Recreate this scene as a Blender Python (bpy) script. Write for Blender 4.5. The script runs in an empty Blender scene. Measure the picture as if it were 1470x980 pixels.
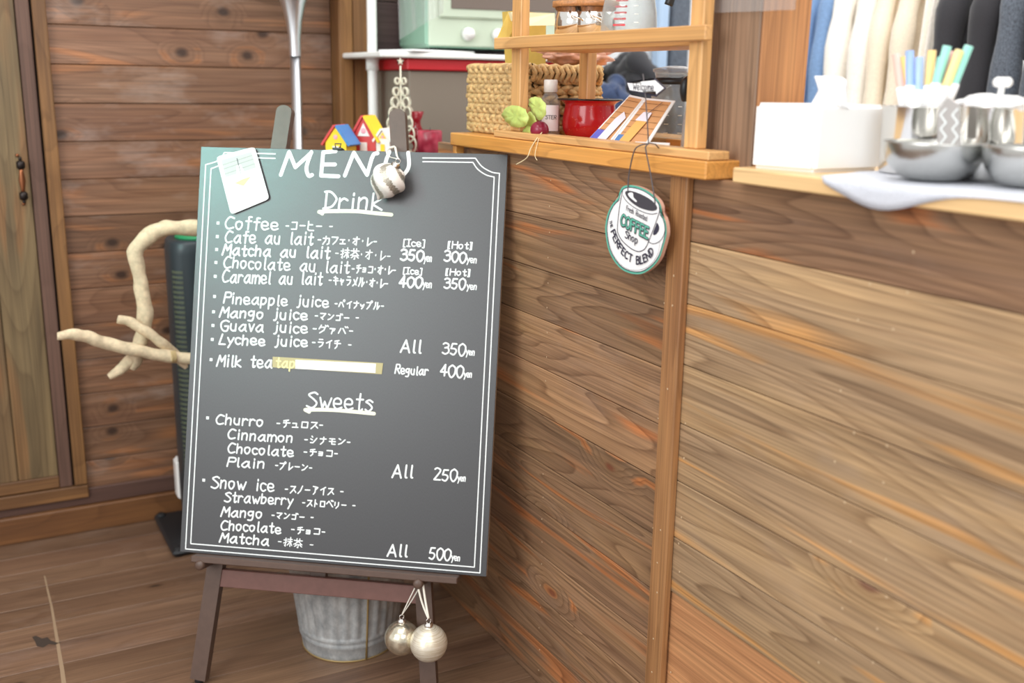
import bpy, bmesh, math, random
from mathutils import Vector, Matrix
PI = math.pi
random.seed(7)
S = bpy.context.scene
COL = S.collection

# ------------------------------------------------------------------ camera
FPX = 1498.5; YAW, PITCH, ROLL = .49716, .24300, .01572
CAM = Vector((0, 0, 1.15))
FWD = Vector((math.sin(YAW)*math.cos(PITCH), math.cos(YAW)*math.cos(PITCH), -math.sin(PITCH)))
_r = Vector((math.cos(YAW), -math.sin(YAW), 0)); _u = _r.cross(FWD)
RGT = _r*math.cos(ROLL) + _u*math.sin(ROLL); UPV = -_r*math.sin(ROLL) + _u*math.cos(ROLL)
cd = bpy.data.cameras.new('camera'); cam = bpy.data.objects.new('camera', cd); COL.objects.link(cam)
cd.sensor_width = 36; cd.lens = FPX*36/1470; cd.clip_start = .02
cam.matrix_world = Matrix(((RGT.x, UPV.x, -FWD.x, CAM.x), (RGT.y, UPV.y, -FWD.y, CAM.y), (RGT.z, UPV.z, -FWD.z, CAM.z), (0, 0, 0, 1)))
cd.dof.use_dof = True; cd.dof.focus_distance = 1.78; cd.dof.aperture_fstop = 2.8
S.camera = cam
# ------------------------------------------------------------------ world, lights, exposure
W = bpy.data.worlds.new('world'); S.world = W; W.use_nodes = True
bg = W.node_tree.nodes['Background']; bg.inputs[0].default_value = (1, .985, .965, 1); bg.inputs[1].default_value = .80
S.view_settings.view_transform = 'Standard'; S.view_settings.look = 'None'; S.view_settings.gamma = 1
S.view_settings.use_curve_mapping = False
S.view_settings.exposure = .24
def area(name, loc, target, sx, sy, power, color=(1, 1, 1), spread=180):
    l = bpy.data.lights.new(name, 'AREA'); l.shape = 'RECTANGLE'; l.size = sx; l.size_y = sy; l.energy = power; l.color = color; l.spread = math.radians(spread)
    o = bpy.data.objects.new(name, l); COL.objects.link(o); o.location = loc
    o.rotation_euler = (Vector(target)-Vector(loc)).to_track_quat('-Z', 'Y').to_euler(); return o
area('window_light', (-2.1, .2, 1.9), (.7, 1.9, .6), 1.6, 1.6, 42, (.97, .99, 1))
area('ceiling_light', (-.1, .9, 2.9), (.4, 1.7, .3), 1.6, 1.2, 22, (1, .97, .93))
area('kitchen_ceiling_light', (1.9, 1.7, 2.7), (1.7, 1.7, .9), 1.6, 1.6, 27, (1, .99, .97))
area('right_fill_light', (.1, -1.2, 2.2), (.95, .8, .9), 1.2, 1.2, 16, (1, .99, .97))  # added fill lamp behind the camera, brightens the right counter
area('teal_sheen_light', (-1.2, 1.36, 1.86), (.36, 2.05, 1.0), .36, .44, .62, (.35, 1, .86), 30)  # unseen teal lamp, added for the coloured sheen on the board's upper left corner

# ------------------------------------------------------------------ rays
def ray(x, y): return (FWD*FPX + RGT*(x-735) - UPV*(y-490)).normalized()
def at(x, y, ax, v):
    d = ray(x, y); return CAM + d*((v-CAM[ax])/d[ax])
def on(x, y, p0, n):
    d = ray(x, y); return CAM + d*((Vector(p0)-CAM).dot(n)/d.dot(n))
# ------------------------------------------------------------------ colour and materials
def lin(c):
    return tuple(((v/255)/12.92 if v/255 <= .04045 else ((v/255+.055)/1.055)**2.4) for v in c) + (1,)
def mat(name, rgb, rough=.5, metal=0, **k):
    m = bpy.data.materials.new(name); m.use_nodes = True; b = m.node_tree.nodes['Principled BSDF']
    b.inputs['Base Color'].default_value = lin(rgb); b.inputs['Roughness'].default_value = rough; b.inputs['Metallic'].default_value = metal
    for a, v in k.items(): b.inputs[a.replace('_', ' ')].default_value = v
    return m
class NT:
    def __init__(s, m): s.m = m; s.t = m.node_tree; s.b = s.t.nodes['Principled BSDF']
    def n(s, typ, **k):
        x = s.t.nodes.new(typ)
        for a, v in k.items(): setattr(x, a, v)
        return x
    def l(s, a, b): s.t.links.new(a, b)
    def math(s, op, a, b=None, c=None, clamp=False):
        x = s.n('ShaderNodeMath', operation=op); x.use_clamp = clamp
        for i, v in enumerate((a, b, c)):
            if v is None: continue
            if isinstance(v, (int, float)): x.inputs[i].default_value = v
            else: s.l(v, x.inputs[i])
        return x.outputs[0]
    def ramp(s, v, stops):
        x = s.n('ShaderNodeValToRGB'); e = x.color_ramp.elements
        while len(e) < len(stops): e.new(.5)
        for i, (p, c) in enumerate(stops):
            e[i].position = p; e[i].color = c if len(c) == 4 else (*c, 1)
        s.l(v, x.inputs[0]); return x.outputs[0]
    def mix(s, f, a, b, mode='MIX'):
        x = s.n('ShaderNodeMix', data_type='RGBA', blend_type=mode)
        for i, v in ((0, f), (6, a), (7, b)):
            if isinstance(v, (int, float, tuple)): x.inputs[i].default_value = v
            else: s.l(v, x.inputs[i])
        return x.outputs[2]
    def scale(s, v, sc):
        x = s.n('ShaderNodeVectorMath', operation='MULTIPLY'); s.l(v, x.inputs[0]); x.inputs[1].default_value = sc; return x.outputs[0]
    def noise(s, v, sc, detail=2, rough=.5, dist=0):
        x = s.n('ShaderNodeTexNoise'); x.inputs['Scale'].default_value = 1; x.inputs['Detail'].default_value = detail
        x.inputs['Roughness'].default_value = rough; x.inputs['Distortion'].default_value = dist
        s.l(s.scale(v, sc), x.inputs['Vector']); return x.outputs[0]
    def bump(s, h, strength, dist=.001):
        x = s.n('ShaderNodeBump'); x.inputs['Strength'].default_value = strength; x.inputs['Distance'].default_value = dist
        s.l(h, x.inputs['Height']); s.l(x.outputs[0], s.b.inputs['Normal'])
def grey(v): return (v, v, v, 1)
def wood(name, mid, dark, light, rings=7, ring_amt=.45, knots=1., rough=.5, tone=1., hs=(1.1, 7, 7), orange=None, wear=0., kn=(3.0, 7.5, 2), fib=.35, spec=.5, haze=0., ck=.085, kc=None):
    """boards with growth-ring figure, knots, fibres; long axis = local X"""
    m = mat(name, mid, rough); N = NT(m); N.b.inputs['Specular IOR Level'].default_value = spec
    tc = N.n('ShaderNodeTexCoord'); oi = N.n('ShaderNodeObjectInfo')
    cb = N.n('ShaderNodeCombineXYZ')
    N.l(N.math('MULTIPLY', oi.outputs['Random'], 17.), cb.inputs[0]); N.l(N.math('MULTIPLY', oi.outputs['Random'], 31.), cb.inputs[1]); N.l(N.math('MULTIPLY', oi.outputs['Random'], 9.), cb.inputs[2])
    ad = N.n('ShaderNodeVectorMath', operation='ADD'); N.l(tc.outputs['Object'], ad.inputs[0]); N.l(cb.outputs[0], ad.inputs[1]); P = ad.outputs[0]
    h = N.noise(P, hs, 1.5, .45, .25)
    if knots > 0:
        vo = N.n('ShaderNodeTexVoronoi'); vo.inputs['Scale'].default_value = 1; vo.inputs['Randomness'].default_value = .85; vo.voronoi_dimensions = '2D'
        N.l(N.scale(P, (kn[0], kn[1], 1)), vo.inputs['Vector'])
        # only some cells carry a knot
        sep = N.n('ShaderNodeSeparateColor'); N.l(vo.outputs['Color'], sep.inputs[0])
        has = N.math('GREATER_THAN', sep.outputs[0], 1-.55*knots)
        d = N.math('ADD', vo.outputs['Distance'], N.math('MULTIPLY', N.noise(P, (30, 60, 60), 1), .05))
        bumpk = N.math('MULTIPLY', N.math('MULTIPLY', N.math('SUBTRACT', 1, N.math('DIVIDE', d, .34), clamp=True), has), .22)
        h = N.math('ADD', h, bumpk)
        core = N.math('MULTIPLY', has, N.math('SUBTRACT', 1, N.math('DIVIDE', d, ck), clamp=True))
        core = N.math('MULTIPLY', core, 2.2, clamp=True)
        halo = N.math('MULTIPLY', has, N.math('SUBTRACT', 1, N.math('DIVIDE', d, ck*2.3), clamp=True))
    fr = N.math('FRACT', N.math('MULTIPLY', h, rings*2.3))
    ringv = N.ramp(fr, [(0, grey(.0)), (.45, grey(.12)), (.80, grey(.55)), (.93, grey(1)), (1, grey(.0))])
    c = lin(mid)
    t = N.noise(P, (1.6, 16, 16), 2.5, .55, .4)
    tr = N.ramp(t, [(.42, grey(0)), (.62, grey(1))])
    c = N.mix(N.math('MULTIPLY', tr, .65*tone), c, lin(light))
    t2 = N.noise(P, (2.3, 9, 5), 3, .6)
    tr2 = N.ramp(t2, [(.34, grey(1)), (.54, grey(0))])
    c = N.mix(N.math('MULTIPLY', tr2, .42*tone), c, lin(dark))
    if orange:
        t3 = N.noise(P, (1.9, 24, 24), 2, .5, .8)
        tr3 = N.ramp(t3, [(.50, grey(0)), (.60, grey(1))])
        band = N.ramp(N.math('FRACT', N.math('MULTIPLY', h, rings*.62)), [(.0, grey(0)), (.12, grey(1)), (.30, grey(1)), (.42, grey(0))])
        c = N.mix(N.math('MULTIPLY', N.math('MULTIPLY', tr3, band), .58), c, lin(orange))
    c = N.mix(1., c, N.ramp(N.math('MULTIPLY', ringv, min(1., ring_amt*1.25)), [(0, (1.06, 1.06, 1.06)), (1, (.56, .50, .46))]), 'MULTIPLY')
    f = N.noise(P, (3.2, 300, 300), 2.5, .6)
    fr2 = N.ramp(f, [(.3, grey(1-fib)), (.7, grey(1+fib*.45))])
    c = N.mix(1., c, fr2, 'MULTIPLY')
    if knots > 0:
        c = N.mix(N.math('MULTIPLY', halo, .7), c, lin(tuple(v*.72 for v in (light[0], light[1]*.93, light[2]*.85))))
        c = N.mix(N.math('MULTIPLY', core, .85), c, lin(kc or tuple(v*.50 for v in dark)))
    if haze or wear:
        w = N.noise(P, (4, 9, 9), 4, .7)
        wr = N.ramp(w, [(.55, grey(0)), (.75, grey(1))])
        c = N.mix(N.math('MULTIPLY', wr, max(haze, wear)), c, lin((190, 175, 165)))
    c = N.mix(1., c, oi.outputs['Color'], 'MULTIPLY')
    N.l(c, N.b.inputs['Base Color']); N.bump(f, .18, .0006)
    return m
def ribbed(m, amt, scale, strength=.3):
    N = NT(m); tc = N.n('ShaderNodeTexCoord'); f = N.noise(tc.outputs['Object'], scale, 3, .6)
    base = tuple(N.b.inputs['Base Color'].default_value)
    c = N.mix(1., base, N.ramp(f, [(.3, grey(1-amt)), (.7, grey(1+amt*.5))]), 'MULTIPLY')
    N.l(c, N.b.inputs['Base Color']); N.bump(f, strength, .001); return m
def glass(name, tint=(.97, .985, .98), amt=.90, rough=.04):
    m = bpy.data.materials.new(name); m.use_nodes = True; t = m.node_tree; b = t.nodes['Principled BSDF']; out = t.nodes['Material Output']
    b.inputs['Base Color'].default_value = (tint[0]*.5, tint[1]*.5, tint[2]*.5, 1); b.inputs['Roughness'].default_value = rough; b.inputs['Specular IOR Level'].default_value = .8
    tr = t.nodes.new('ShaderNodeBsdfTransparent'); tr.inputs[0].default_value = (*tint, 1)
    fz = t.nodes.new('ShaderNodeLayerWeight'); fz.inputs[0].default_value = .35
    mm = t.nodes.new('ShaderNodeMath'); mm.operation = 'MULTIPLY_ADD'; t.links.new(fz.outputs['Facing'], mm.inputs[0]); mm.inputs[1].default_value = .55; mm.inputs[2].default_value = 1-amt
    mx = t.nodes.new('ShaderNodeMixShader'); t.links.new(mm.outputs[0], mx.inputs[0]); t.links.new(tr.outputs[0], mx.inputs[1]); t.links.new(b.outputs[0], mx.inputs[2])
    t.links.new(mx.outputs[0], out.inputs[0]); return m

M = {}
M['back'] = wood('red brown stained plank', (128, 92, 68), (92, 62, 50), (150, 116, 92), rings=9, ring_amt=.42, knots=1., rough=.42, kn=(5.2, 7.5, 2), ck=.13, orange=(176, 116, 72), fib=.45, haze=.30, tone=.7)
M['cwall'] = wood('weathered counter plank', (148, 114, 86), (104, 78, 60), (172, 134, 94), rings=10, ring_amt=.68, knots=.15, rough=.5, orange=(204, 122, 62), tone=.8, haze=.10, fib=.36, kc=(120, 66, 44), hs=(.85, 10, 10))
M['cwall2'] = wood('pale weathered counter plank', (168, 140, 108), (122, 98, 76), (194, 160, 116), rings=9, ring_amt=.62, knots=.18, rough=.5, orange=(222, 158, 84), tone=.9, haze=.15, fib=.36, kc=(120, 82, 64), ck=.10, hs=(.8, 8, 8))
M['salmon'] = wood('salmon cedar board', (188, 134, 92), (150, 96, 64), (206, 156, 108), rings=8, ring_amt=.4, knots=.4, rough=.5, tone=.6)
M['floor'] = wood('worn floorboard', (118, 90, 70), (84, 60, 48), (140, 110, 86), rings=7, ring_amt=.26, knots=.35, rough=.42, tone=.7, wear=.12)
M['trim'] = wood('brown trim board', (120, 86, 54), (84, 56, 36), (146, 106, 64), rings=6, ring_amt=.35, knots=.35, rough=.5, kn=(2, 8, 2))
M['door'] = wood('greenish brown door board', (112, 94, 68), (80, 62, 44), (134, 112, 80), rings=9, ring_amt=.4, knots=.12, rough=.5, orange=(136, 94, 58), tone=.8)
M['purple'] = wood('purplish brown board', (100, 74, 62), (80, 56, 48), (112, 84, 70), rings=5, ring_amt=.2, knots=0, rough=.55, tone=.5)
M['batten'] = wood('cedar batten', (160, 114, 72), (116, 74, 48), (180, 134, 88), rings=6, ring_amt=.35, knots=.2, rough=.5, hs=(1, 22, 22))
M['pine'] = wood('honey pine', (214, 164, 104), (188, 132, 78), (230, 186, 128), rings=6, ring_amt=.35, knots=.2, rough=.4, tone=.6, hs=(1, 18, 18), fib=.15)
M['orange'] = wood('orange varnished pine', (214, 150, 74), (188, 120, 56), (228, 168, 92), rings=6, ring_amt=.35, knots=.1, rough=.35, tone=.6, hs=(1, 16, 16), fib=.15)
M['palewood'] = wood('pale counter board', (226, 190, 138), (206, 162, 108), (236, 204, 154), rings=6, ring_amt=.3, knots=0, rough=.4, tone=.6, hs=(1, 12, 12), fib=.12)
M['postdark'] = wood('grey brown post', (140, 112, 90), (112, 86, 70), (154, 124, 98), rings=6, ring_amt=.3, knots=.2, rough=.5, tone=.6, hs=(1, 14, 14))
M['postorange'] = wood('orange brown post board', (184, 128, 80), (160, 104, 62), (198, 146, 94), rings=6, ring_amt=.3, knots=.2, rough=.45, tone=.6, hs=(1, 14, 14))
M['pale'] = mat('pale joint backing', (196, 172, 140), .8)
M['black'] = mat('black gap', (18, 14, 12), .9)
M['easel'] = ribbed(mat('dark brown painted easel', (88, 68, 58), .42), .12, (60, 60, 60), .1)
M['rail'] = ribbed(mat('red brown painted rail', (112, 76, 68), .45), .12, (60, 60, 60), .1)
# blackboard with fine vertical canvas weave
mb_ = mat('chalkboard laminate', (56, 57, 60), .36); N = NT(mb_); tcx = N.n('ShaderNodeTexCoord')
wv = N.noise(tcx.outputs['Object'], (900, 260, 100), 2, .6)
N.l(N.mix(1., lin((56, 57, 60)), N.ramp(wv, [(.3, grey(.86)), (.7, grey(1.14))]), 'MULTIPLY'), N.b.inputs['Base Color']); N.bump(wv, .25, .0003)
N.b.inputs['Specular IOR Level'].default_value = .75
M['board'] = mb_
M['edge'] = mat('raw board edge', (196, 172, 148), .7)
M['ink'] = mat('white marker', (238, 244, 244), .6)
M['cream'] = mat('cream marker', (238, 238, 214), .6)
M['tape'] = mat('yellowed tape', (176, 164, 116), .4)
M['tapeink'] = mat('marker under tape', (240, 228, 160), .5)
M['white'] = mat('white paper', (244, 244, 244), .45)
M['whiteplastic'] = mat('white plastic', (240, 240, 238), .3)
M['steel'] = mat('polished steel', (228, 226, 222), .13, 1)
M['satin'] = mat('satin silver', (222, 224, 228), .3, 1)
M['darksteel'] = mat('brushed steel bowl', (196, 196, 192), .24, 1)
M['blackp'] = mat('black plastic', (30, 34, 38), .4)
M['heat'] = mat('dark grey plastic', (44, 54, 60), .38)
M['slot'] = mat('olive grey grille', (84, 92, 74), .5)
M['green'] = mat('green plastic top', (40, 140, 90), .4)
M['rubber'] = mat('black rubber', (26, 26, 28), .7)
M['drift'] = ribbed(mat('bleached driftwood', (216, 196, 164), .8), .26, (60, 60, 60), .6)
M['twine'] = mat('twine', (190, 165, 120), .9)
gz = mat('galvanised zinc', (176, 182, 184), .45, .35); N = NT(gz); tcx = N.n('ShaderNodeTexCoord')
z1 = N.noise(tcx.outputs['Object'], (45, 45, 30), 4, .7)
N.l(N.ramp(z1, [(.3, lin((150, 156, 160))), (.7, lin((204, 208, 208)))]), N.b.inputs['Base Color']); M['zinc'] = gz
M['brass'] = mat('rusty brass seam', (170, 145, 95), .5, .5)
M['ribbon'] = mat('white ribbon', (232, 228, 216), .7)
M['silver'] = ribbed(mat('crackled silver glass', (226, 218, 196), .2, .85), .35, (60, 60, 60), .5)
sg = mat('glitter striped glass', (232, 226, 208), .28, .45); N = NT(sg); tcx = N.n('ShaderNodeTexCoord')
g1 = N.noise(tcx.outputs['Object'], (14, 14, 800), 3, .6)
N.l(N.ramp(g1, [(.36, lin((206, 194, 164))), (.55, lin((242, 236, 220)))]), N.b.inputs['Base Color']); N.bump(g1, .6, .001); M['silver2'] = sg
M['glitter'] = ribbed(mat('silver glitter', (190, 182, 168), .3, .6), .5, (500, 500, 500), .8)
M['pearl'] = mat('pearl white glass', (238, 232, 226), .3)
M['teal'] = mat('teal sign paint', (96, 178, 156), .5)
M['mdf'] = mat('pinkish sign edge', (206, 160, 140), .6)
M['navy'] = mat('navy print', (52, 50, 68), .6)
M['charcoal'] = mat('charcoal print', (66, 64, 72), .6)
M['cord'] = mat('grey cord', (92, 86, 88), .7)
M['red'] = mat('red enamel', (176, 20, 30), .15); N = NT(M['red']); tcx = N.n('ShaderNodeTexCoord')
vo = N.n('ShaderNodeTexVoronoi'); vo.inputs['Scale'].default_value = 160; N.l(tcx.outputs['Object'], vo.inputs[0])
N.l(N.ramp(vo.outputs['Distance'], [(.06, lin((226, 120, 110))), (.14, lin((178, 22, 32)))]), N.b.inputs['Base Color'])
M['rim'] = mat('black enamel rim', (34, 22, 24), .25)
M['radish'] = mat('crimson radish skin', (132, 24, 52), .28)
M['leaf'] = ribbed(mat('pale green leaf', (196, 212, 116), .5, Subsurface_Weight=.15), .18, (60, 60, 60), .4)
M['root'] = mat('pale root', (220, 200, 160), .6)
M['glass'] = glass('clear glass')
M['plasticfilm'] = glass('clear plastic film', (1, 1, 1), .80, .1)
M['redglass'] = glass('ruby glass', (.75, .02, .05), .55, .05)
M['mint'] = ribbed(mat('mint enamel', (150, 190, 168), .35), .08, (300, 300, 300), .1)
M['cream2'] = mat('pale mint front', (196, 210, 190), .35)
M['window'] = mat('dark oven glass', (116, 104, 96), .15)
M['redband'] = mat('red drawer front', (200, 34, 44), .4)
M['cabinet'] = mat('grey brown cabinet side', (128, 116, 104), .6)
M['yellowbag'] = ribbed(mat('yellow paper bag', (216, 184, 92), .7), .15, (20, 20, 20), .5)
M['bagcream'] = mat('cream bag flap', (242, 232, 190), .6)
M['braid'] = ribbed(mat('water hyacinth braid', (208, 172, 118), .8), .45, (110, 110, 110), .8)
M['pinkbag'] = ribbed(mat('pink and orange wrapping', (226, 168, 140), .4), .35, (24, 24, 24), .8)
M['candle'] = mat('crimson candle wax', (170, 40, 66), .35)
N = NT(M['candle']); tcx = N.n('ShaderNodeTexCoord')
g1 = N.noise(tcx.outputs['Object'], (26, 26, 22), 2, .5)
N.l(N.ramp(g1, [(.38, lin((136, 18, 44))), (.66, lin((206, 84, 104)))]), N.b.inputs['Base Color'])
M['toyred'] = mat('red toy paint', (206, 62, 62), .5); M['toyyellow'] = mat('yellow toy paint', (248, 202, 36), .5)
M['toyblue'] = mat('blue toy paint', (70, 126, 190), .5); M['toywhite'] = mat('white toy paint', (238, 226, 220), .5); M['toypink'] = mat('pink toy paint', (244, 160, 170), .5)
M['tree'] = ribbed(mat('cream glitter tree', (222, 216, 196), .6), .25, (300, 300, 300), .5)
def cloth(name, rgb, amt=.12):
    m = mat(name, rgb, .85); m.node_tree.nodes['Principled BSDF'].inputs['Sheen Weight'].default_value = .2
    return ribbed(m, amt, (260, 260, 200), .3)
M['denim'] = cloth('light denim cloth', (122, 154, 196), .25); M['beige'] = cloth('beige cotton', (240, 226, 204)); M['cream3'] = cloth('off white cotton', (250, 244, 234))
M['blackcloth'] = cloth('black cloth', (46, 45, 50)); M['bluecloth'] = cloth('dark blue cloth', (46, 62, 96), .2); M['greycloth'] = cloth('grey patterned cloth', (96, 104, 116), .5)
M['silvermat'] = ribbed(mat('pale glitter cloth', (214, 218, 228), .6, .1), .3, (700, 700, 700), .8)
M['wallwhite'] = mat('white kitchen wall', (236, 238, 240), .7); M['lightblue'] = mat('light blue panel', (176, 200, 228), .5)
M['darkwall'] = wood('dark kitchen plank', (84, 68, 66), (62, 48, 46), (98, 80, 74), rings=6, ring_amt=.3, knots=0, tone=.5)
M['copper'] = mat('antique copper', (150, 96, 66), .28, .9); M['iron'] = mat('blackened metal', (52, 46, 44), .35, .8)

# ------------------------------------------------------------------ mesh helpers
def setp(o, label=None, cat=None, group=None, kind=None):
    for k, v in (('label', label), ('category', cat), ('group', group), ('kind', kind)):
        if v: o[k] = v
    return o
def obj(name, bm, m, parent=None, smooth=False, tint=None, loc=None, rot=None):
    me = bpy.data.meshes.new(name)
    if isinstance(bm, tuple): me.from_pydata(*bm)
    else:
        bm.normal_update(); bm.to_mesh(me); bm.free()
    ms = m if isinstance(m, (list, tuple)) else [m]
    for k in ms: me.materials.append(M[k] if isinstance(k, str) else k)
    if smooth:
        for p in me.polygons: p.use_smooth = True
    o = bpy.data.objects.new(name, me); COL.objects.link(o)
    if parent: o.parent = parent
    if loc is not None: o.location = loc
    if rot is not None: o.rotation_euler = rot
    if tint: o.color = (*tint, 1) if not isinstance(tint, (int, float)) else (tint, tint, tint, 1)
    return o
def empty(name, loc=(0, 0, 0), rot=None, **k):
    o = bpy.data.objects.new(name, None); COL.objects.link(o); o.location = loc; o.empty_display_size = .05
    if rot is not None: o.rotation_euler = rot
    return setp(o, **k)
def NB(): return bmesh.new()
def box(bm, c, d, bev=.0, R=None, mi=0):
    r = bmesh.ops.create_cube(bm, size=1); vs = r['verts']
    for v in vs: v.co = Vector((v.co.x*d[0], v.co.y*d[1], v.co.z*d[2]))
    if bev:
        es = list({e for v in vs for e in v.link_edges})
        rr = bmesh.ops.bevel(bm, geom=es, offset=bev, segments=1, affect='EDGES', profile=.5)
        vs = list({v for f in rr['faces'] for v in f.verts} | {v for v in vs if v.is_valid})
    mt = Matrix.Translation(c) @ (R.to_4x4() if R is not None else Matrix())
    for v in vs: v.co = mt @ v.co
    if mi:
        for f in {f for v in vs for f in v.link_faces}: f.material_index = mi
    return vs
def boxb(bm, x0, x1, y0, y1, z0, z1, bev=0., mi=0):
    return box(bm, ((x0+x1)/2, (y0+y1)/2, (z0+z1)/2), (abs(x1-x0), abs(y1-y0), abs(z1-z0)), bev, None, mi)
def boxobj(name, m, x0, x1, y0, y1, z0, z1, bev=.002, parent=None, tint=None):
    """box in world space, built about its own centre, longest side along local X so grain follows it"""
    c = Vector(((x0+x1)/2, (y0+y1)/2, (z0+z1)/2)); d = [abs(x1-x0), abs(y1-y0), abs(z1-z0)]
    ax = d.index(max(d)); b = NB()
    if ax == 0: dd, rot = (d[0], d[1], d[2]), (0, 0, 0)
    elif ax == 1: dd, rot = (d[1], d[0], d[2]), (0, 0, PI/2)
    else: dd, rot = (d[2], d[1], d[0]), (0, -PI/2, 0)
    box(b, (0, 0, 0), dd, bev)
    # 2D knot pattern uses local X,Y: turn faces so that the broad face carries it
    o = obj(name, b, m, parent, tint=tint, loc=c, rot=rot)
    return o
def plank(name, m, c, L, H, T, facing, parent=None, tint=None, bev=.0012, vertical=False):
    """board with local X = length, local Y = width, local Z = thickness; facing = 'x' or 'y' or 'z'"""
    b = NB(); box(b, (0, 0, 0), (L, H, T), bev)
    R = {'x': Matrix(((0, 0, -1), (-1, 0, 0), (0, 1, 0))), 'y': Matrix(((1, 0, 0), (0, 0, -1), (0, 1, 0))), 'z': Matrix.Identity(3)}[facing]
    if vertical: R = R @ Matrix(((0, -1, 0), (1, 0, 0), (0, 0, 1)))
    return obj(name, b, m, parent, tint=tint, loc=c, rot=R.to_euler())
def frame(d, up=Vector((0, 0, 1))):
    d = d.normalized(); a = up if abs(d.dot(up)) < .95 else Vector((1, 0, 0))
    s = d.cross(a).normalized(); return s, s.cross(d)
def tube(bm, pts, rad, n=8, cap=True, mi=0, flat=1.):
    pts = [Vector(p) for p in pts]; rings = []
    for i, p in enumerate(pts):
        d = pts[min(i+1, len(pts)-1)] - pts[max(i-1, 0)]
        if i == 0: s, t = frame(d)
        else:
            dn = d.normalized(); s = (s - dn*s.dot(dn)).normalized(); t = s.cross(dn)
        r = rad[i] if isinstance(rad, (list, tuple)) else rad
        rings.append([bm.verts.new(p + s*math.cos(2*PI*k/n)*r + t*math.sin(2*PI*k/n)*r*flat) for k in range(n)])
    fs = []
    for a, b in zip(rings, rings[1:]):
        for k in range(n): fs.append(bm.faces.new((a[k], a[(k+1) % n], b[(k+1) % n], b[k])))
    if cap: fs.append(bm.faces.new(rings[0][::-1])); fs.append(bm.faces.new(rings[-1]))
    for f in fs: f.material_index = mi; f.smooth = True
def roughen(bm, amp, sc=60, seed=0):
    from mathutils import noise
    bm.normal_update()
    for v in bm.verts: v.co += v.normal*amp*(noise.noise(v.co*sc+Vector((seed, 0, 0)))+.6*noise.noise(v.co*sc*.35))
def smoothp(pts, k=6, closed=False):
    P = [Vector(p) for p in pts]; n = len(P); out = []
    for i in range(n if closed else n-1):
        g = lambda j: P[j % n] if closed else P[min(max(j, 0), n-1)]
        a, b, c, d = g(i-1), g(i), g(i+1), g(i+2)
        for q in range(k):
            t = q/k; out.append(.5*((2*b)+(c-a)*t+(2*a-5*b+4*c-d)*t*t+(3*b-3*c+d-a)*t**3))
    if not closed: out.append(P[-1])
    return out
def lathe(bm, prof, n=32, c=(0, 0, 0), mi=0, mod=None, sm=True):
    c = Vector(c); rings = []
    for r, z in prof:
        if r < 1e-6: rings.append([bm.verts.new(c+Vector((0, 0, z)))])
        else: rings.append([bm.verts.new(c+Vector((math.cos(2*PI*k/n)*r*(mod(2*PI*k/n, z) if mod else 1), math.sin(2*PI*k/n)*r*(mod(2*PI*k/n, z) if mod else 1), z))) for k in range(n)])
    for a, b in zip(rings, rings[1:]):
        for k in range(n):
            if len(a) == 1 and len(b) == 1: break
            if len(a) == 1: f = bm.faces.new((a[0], b[(k+1) % n], b[k]))
            elif len(b) == 1: f = bm.faces.new((a[k], a[(k+1) % n], b[0]))
            else: f = bm.faces.new((a[k], a[(k+1) % n], b[(k+1) % n], b[k]))
            f.material_index = mi; f.smooth = sm
def poly(bm, pts, th=0., n=None, mi=0):
    """flat polygon, extruded by th along -n"""
    vs = [bm.verts.new(Vector(p)) for p in pts]; f = bm.faces.new(vs); f.material_index = mi
    if th:
        n = Vector(n).normalized(); w = [bm.verts.new(v.co - n*th) for v in vs]
        g = bm.faces.new(w[::-1]); g.material_index = mi
        for i in range(len(vs)):
            j = (i+1) % len(vs); q = bm.faces.new((vs[j], vs[i], w[i], w[j])); q.material_index = mi
    bmesh.ops.triangulate(bm, faces=[x for x in bm.faces if len(x.verts) > 4])
def sph(bm, c, r, n=16, s=(1, 1, 1), mi=0):
    r_ = bmesh.ops.create_uvsphere(bm, u_segments=n, v_segments=max(6, n//2), radius=r)
    for v in r_['verts']: v.co = Vector((v.co.x*s[0], v.co.y*s[1], v.co.z*s[2])) + Vector(c)
    for f in {f for v in r_['verts'] for f in v.link_faces}: f.smooth = True; f.material_index = mi

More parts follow.
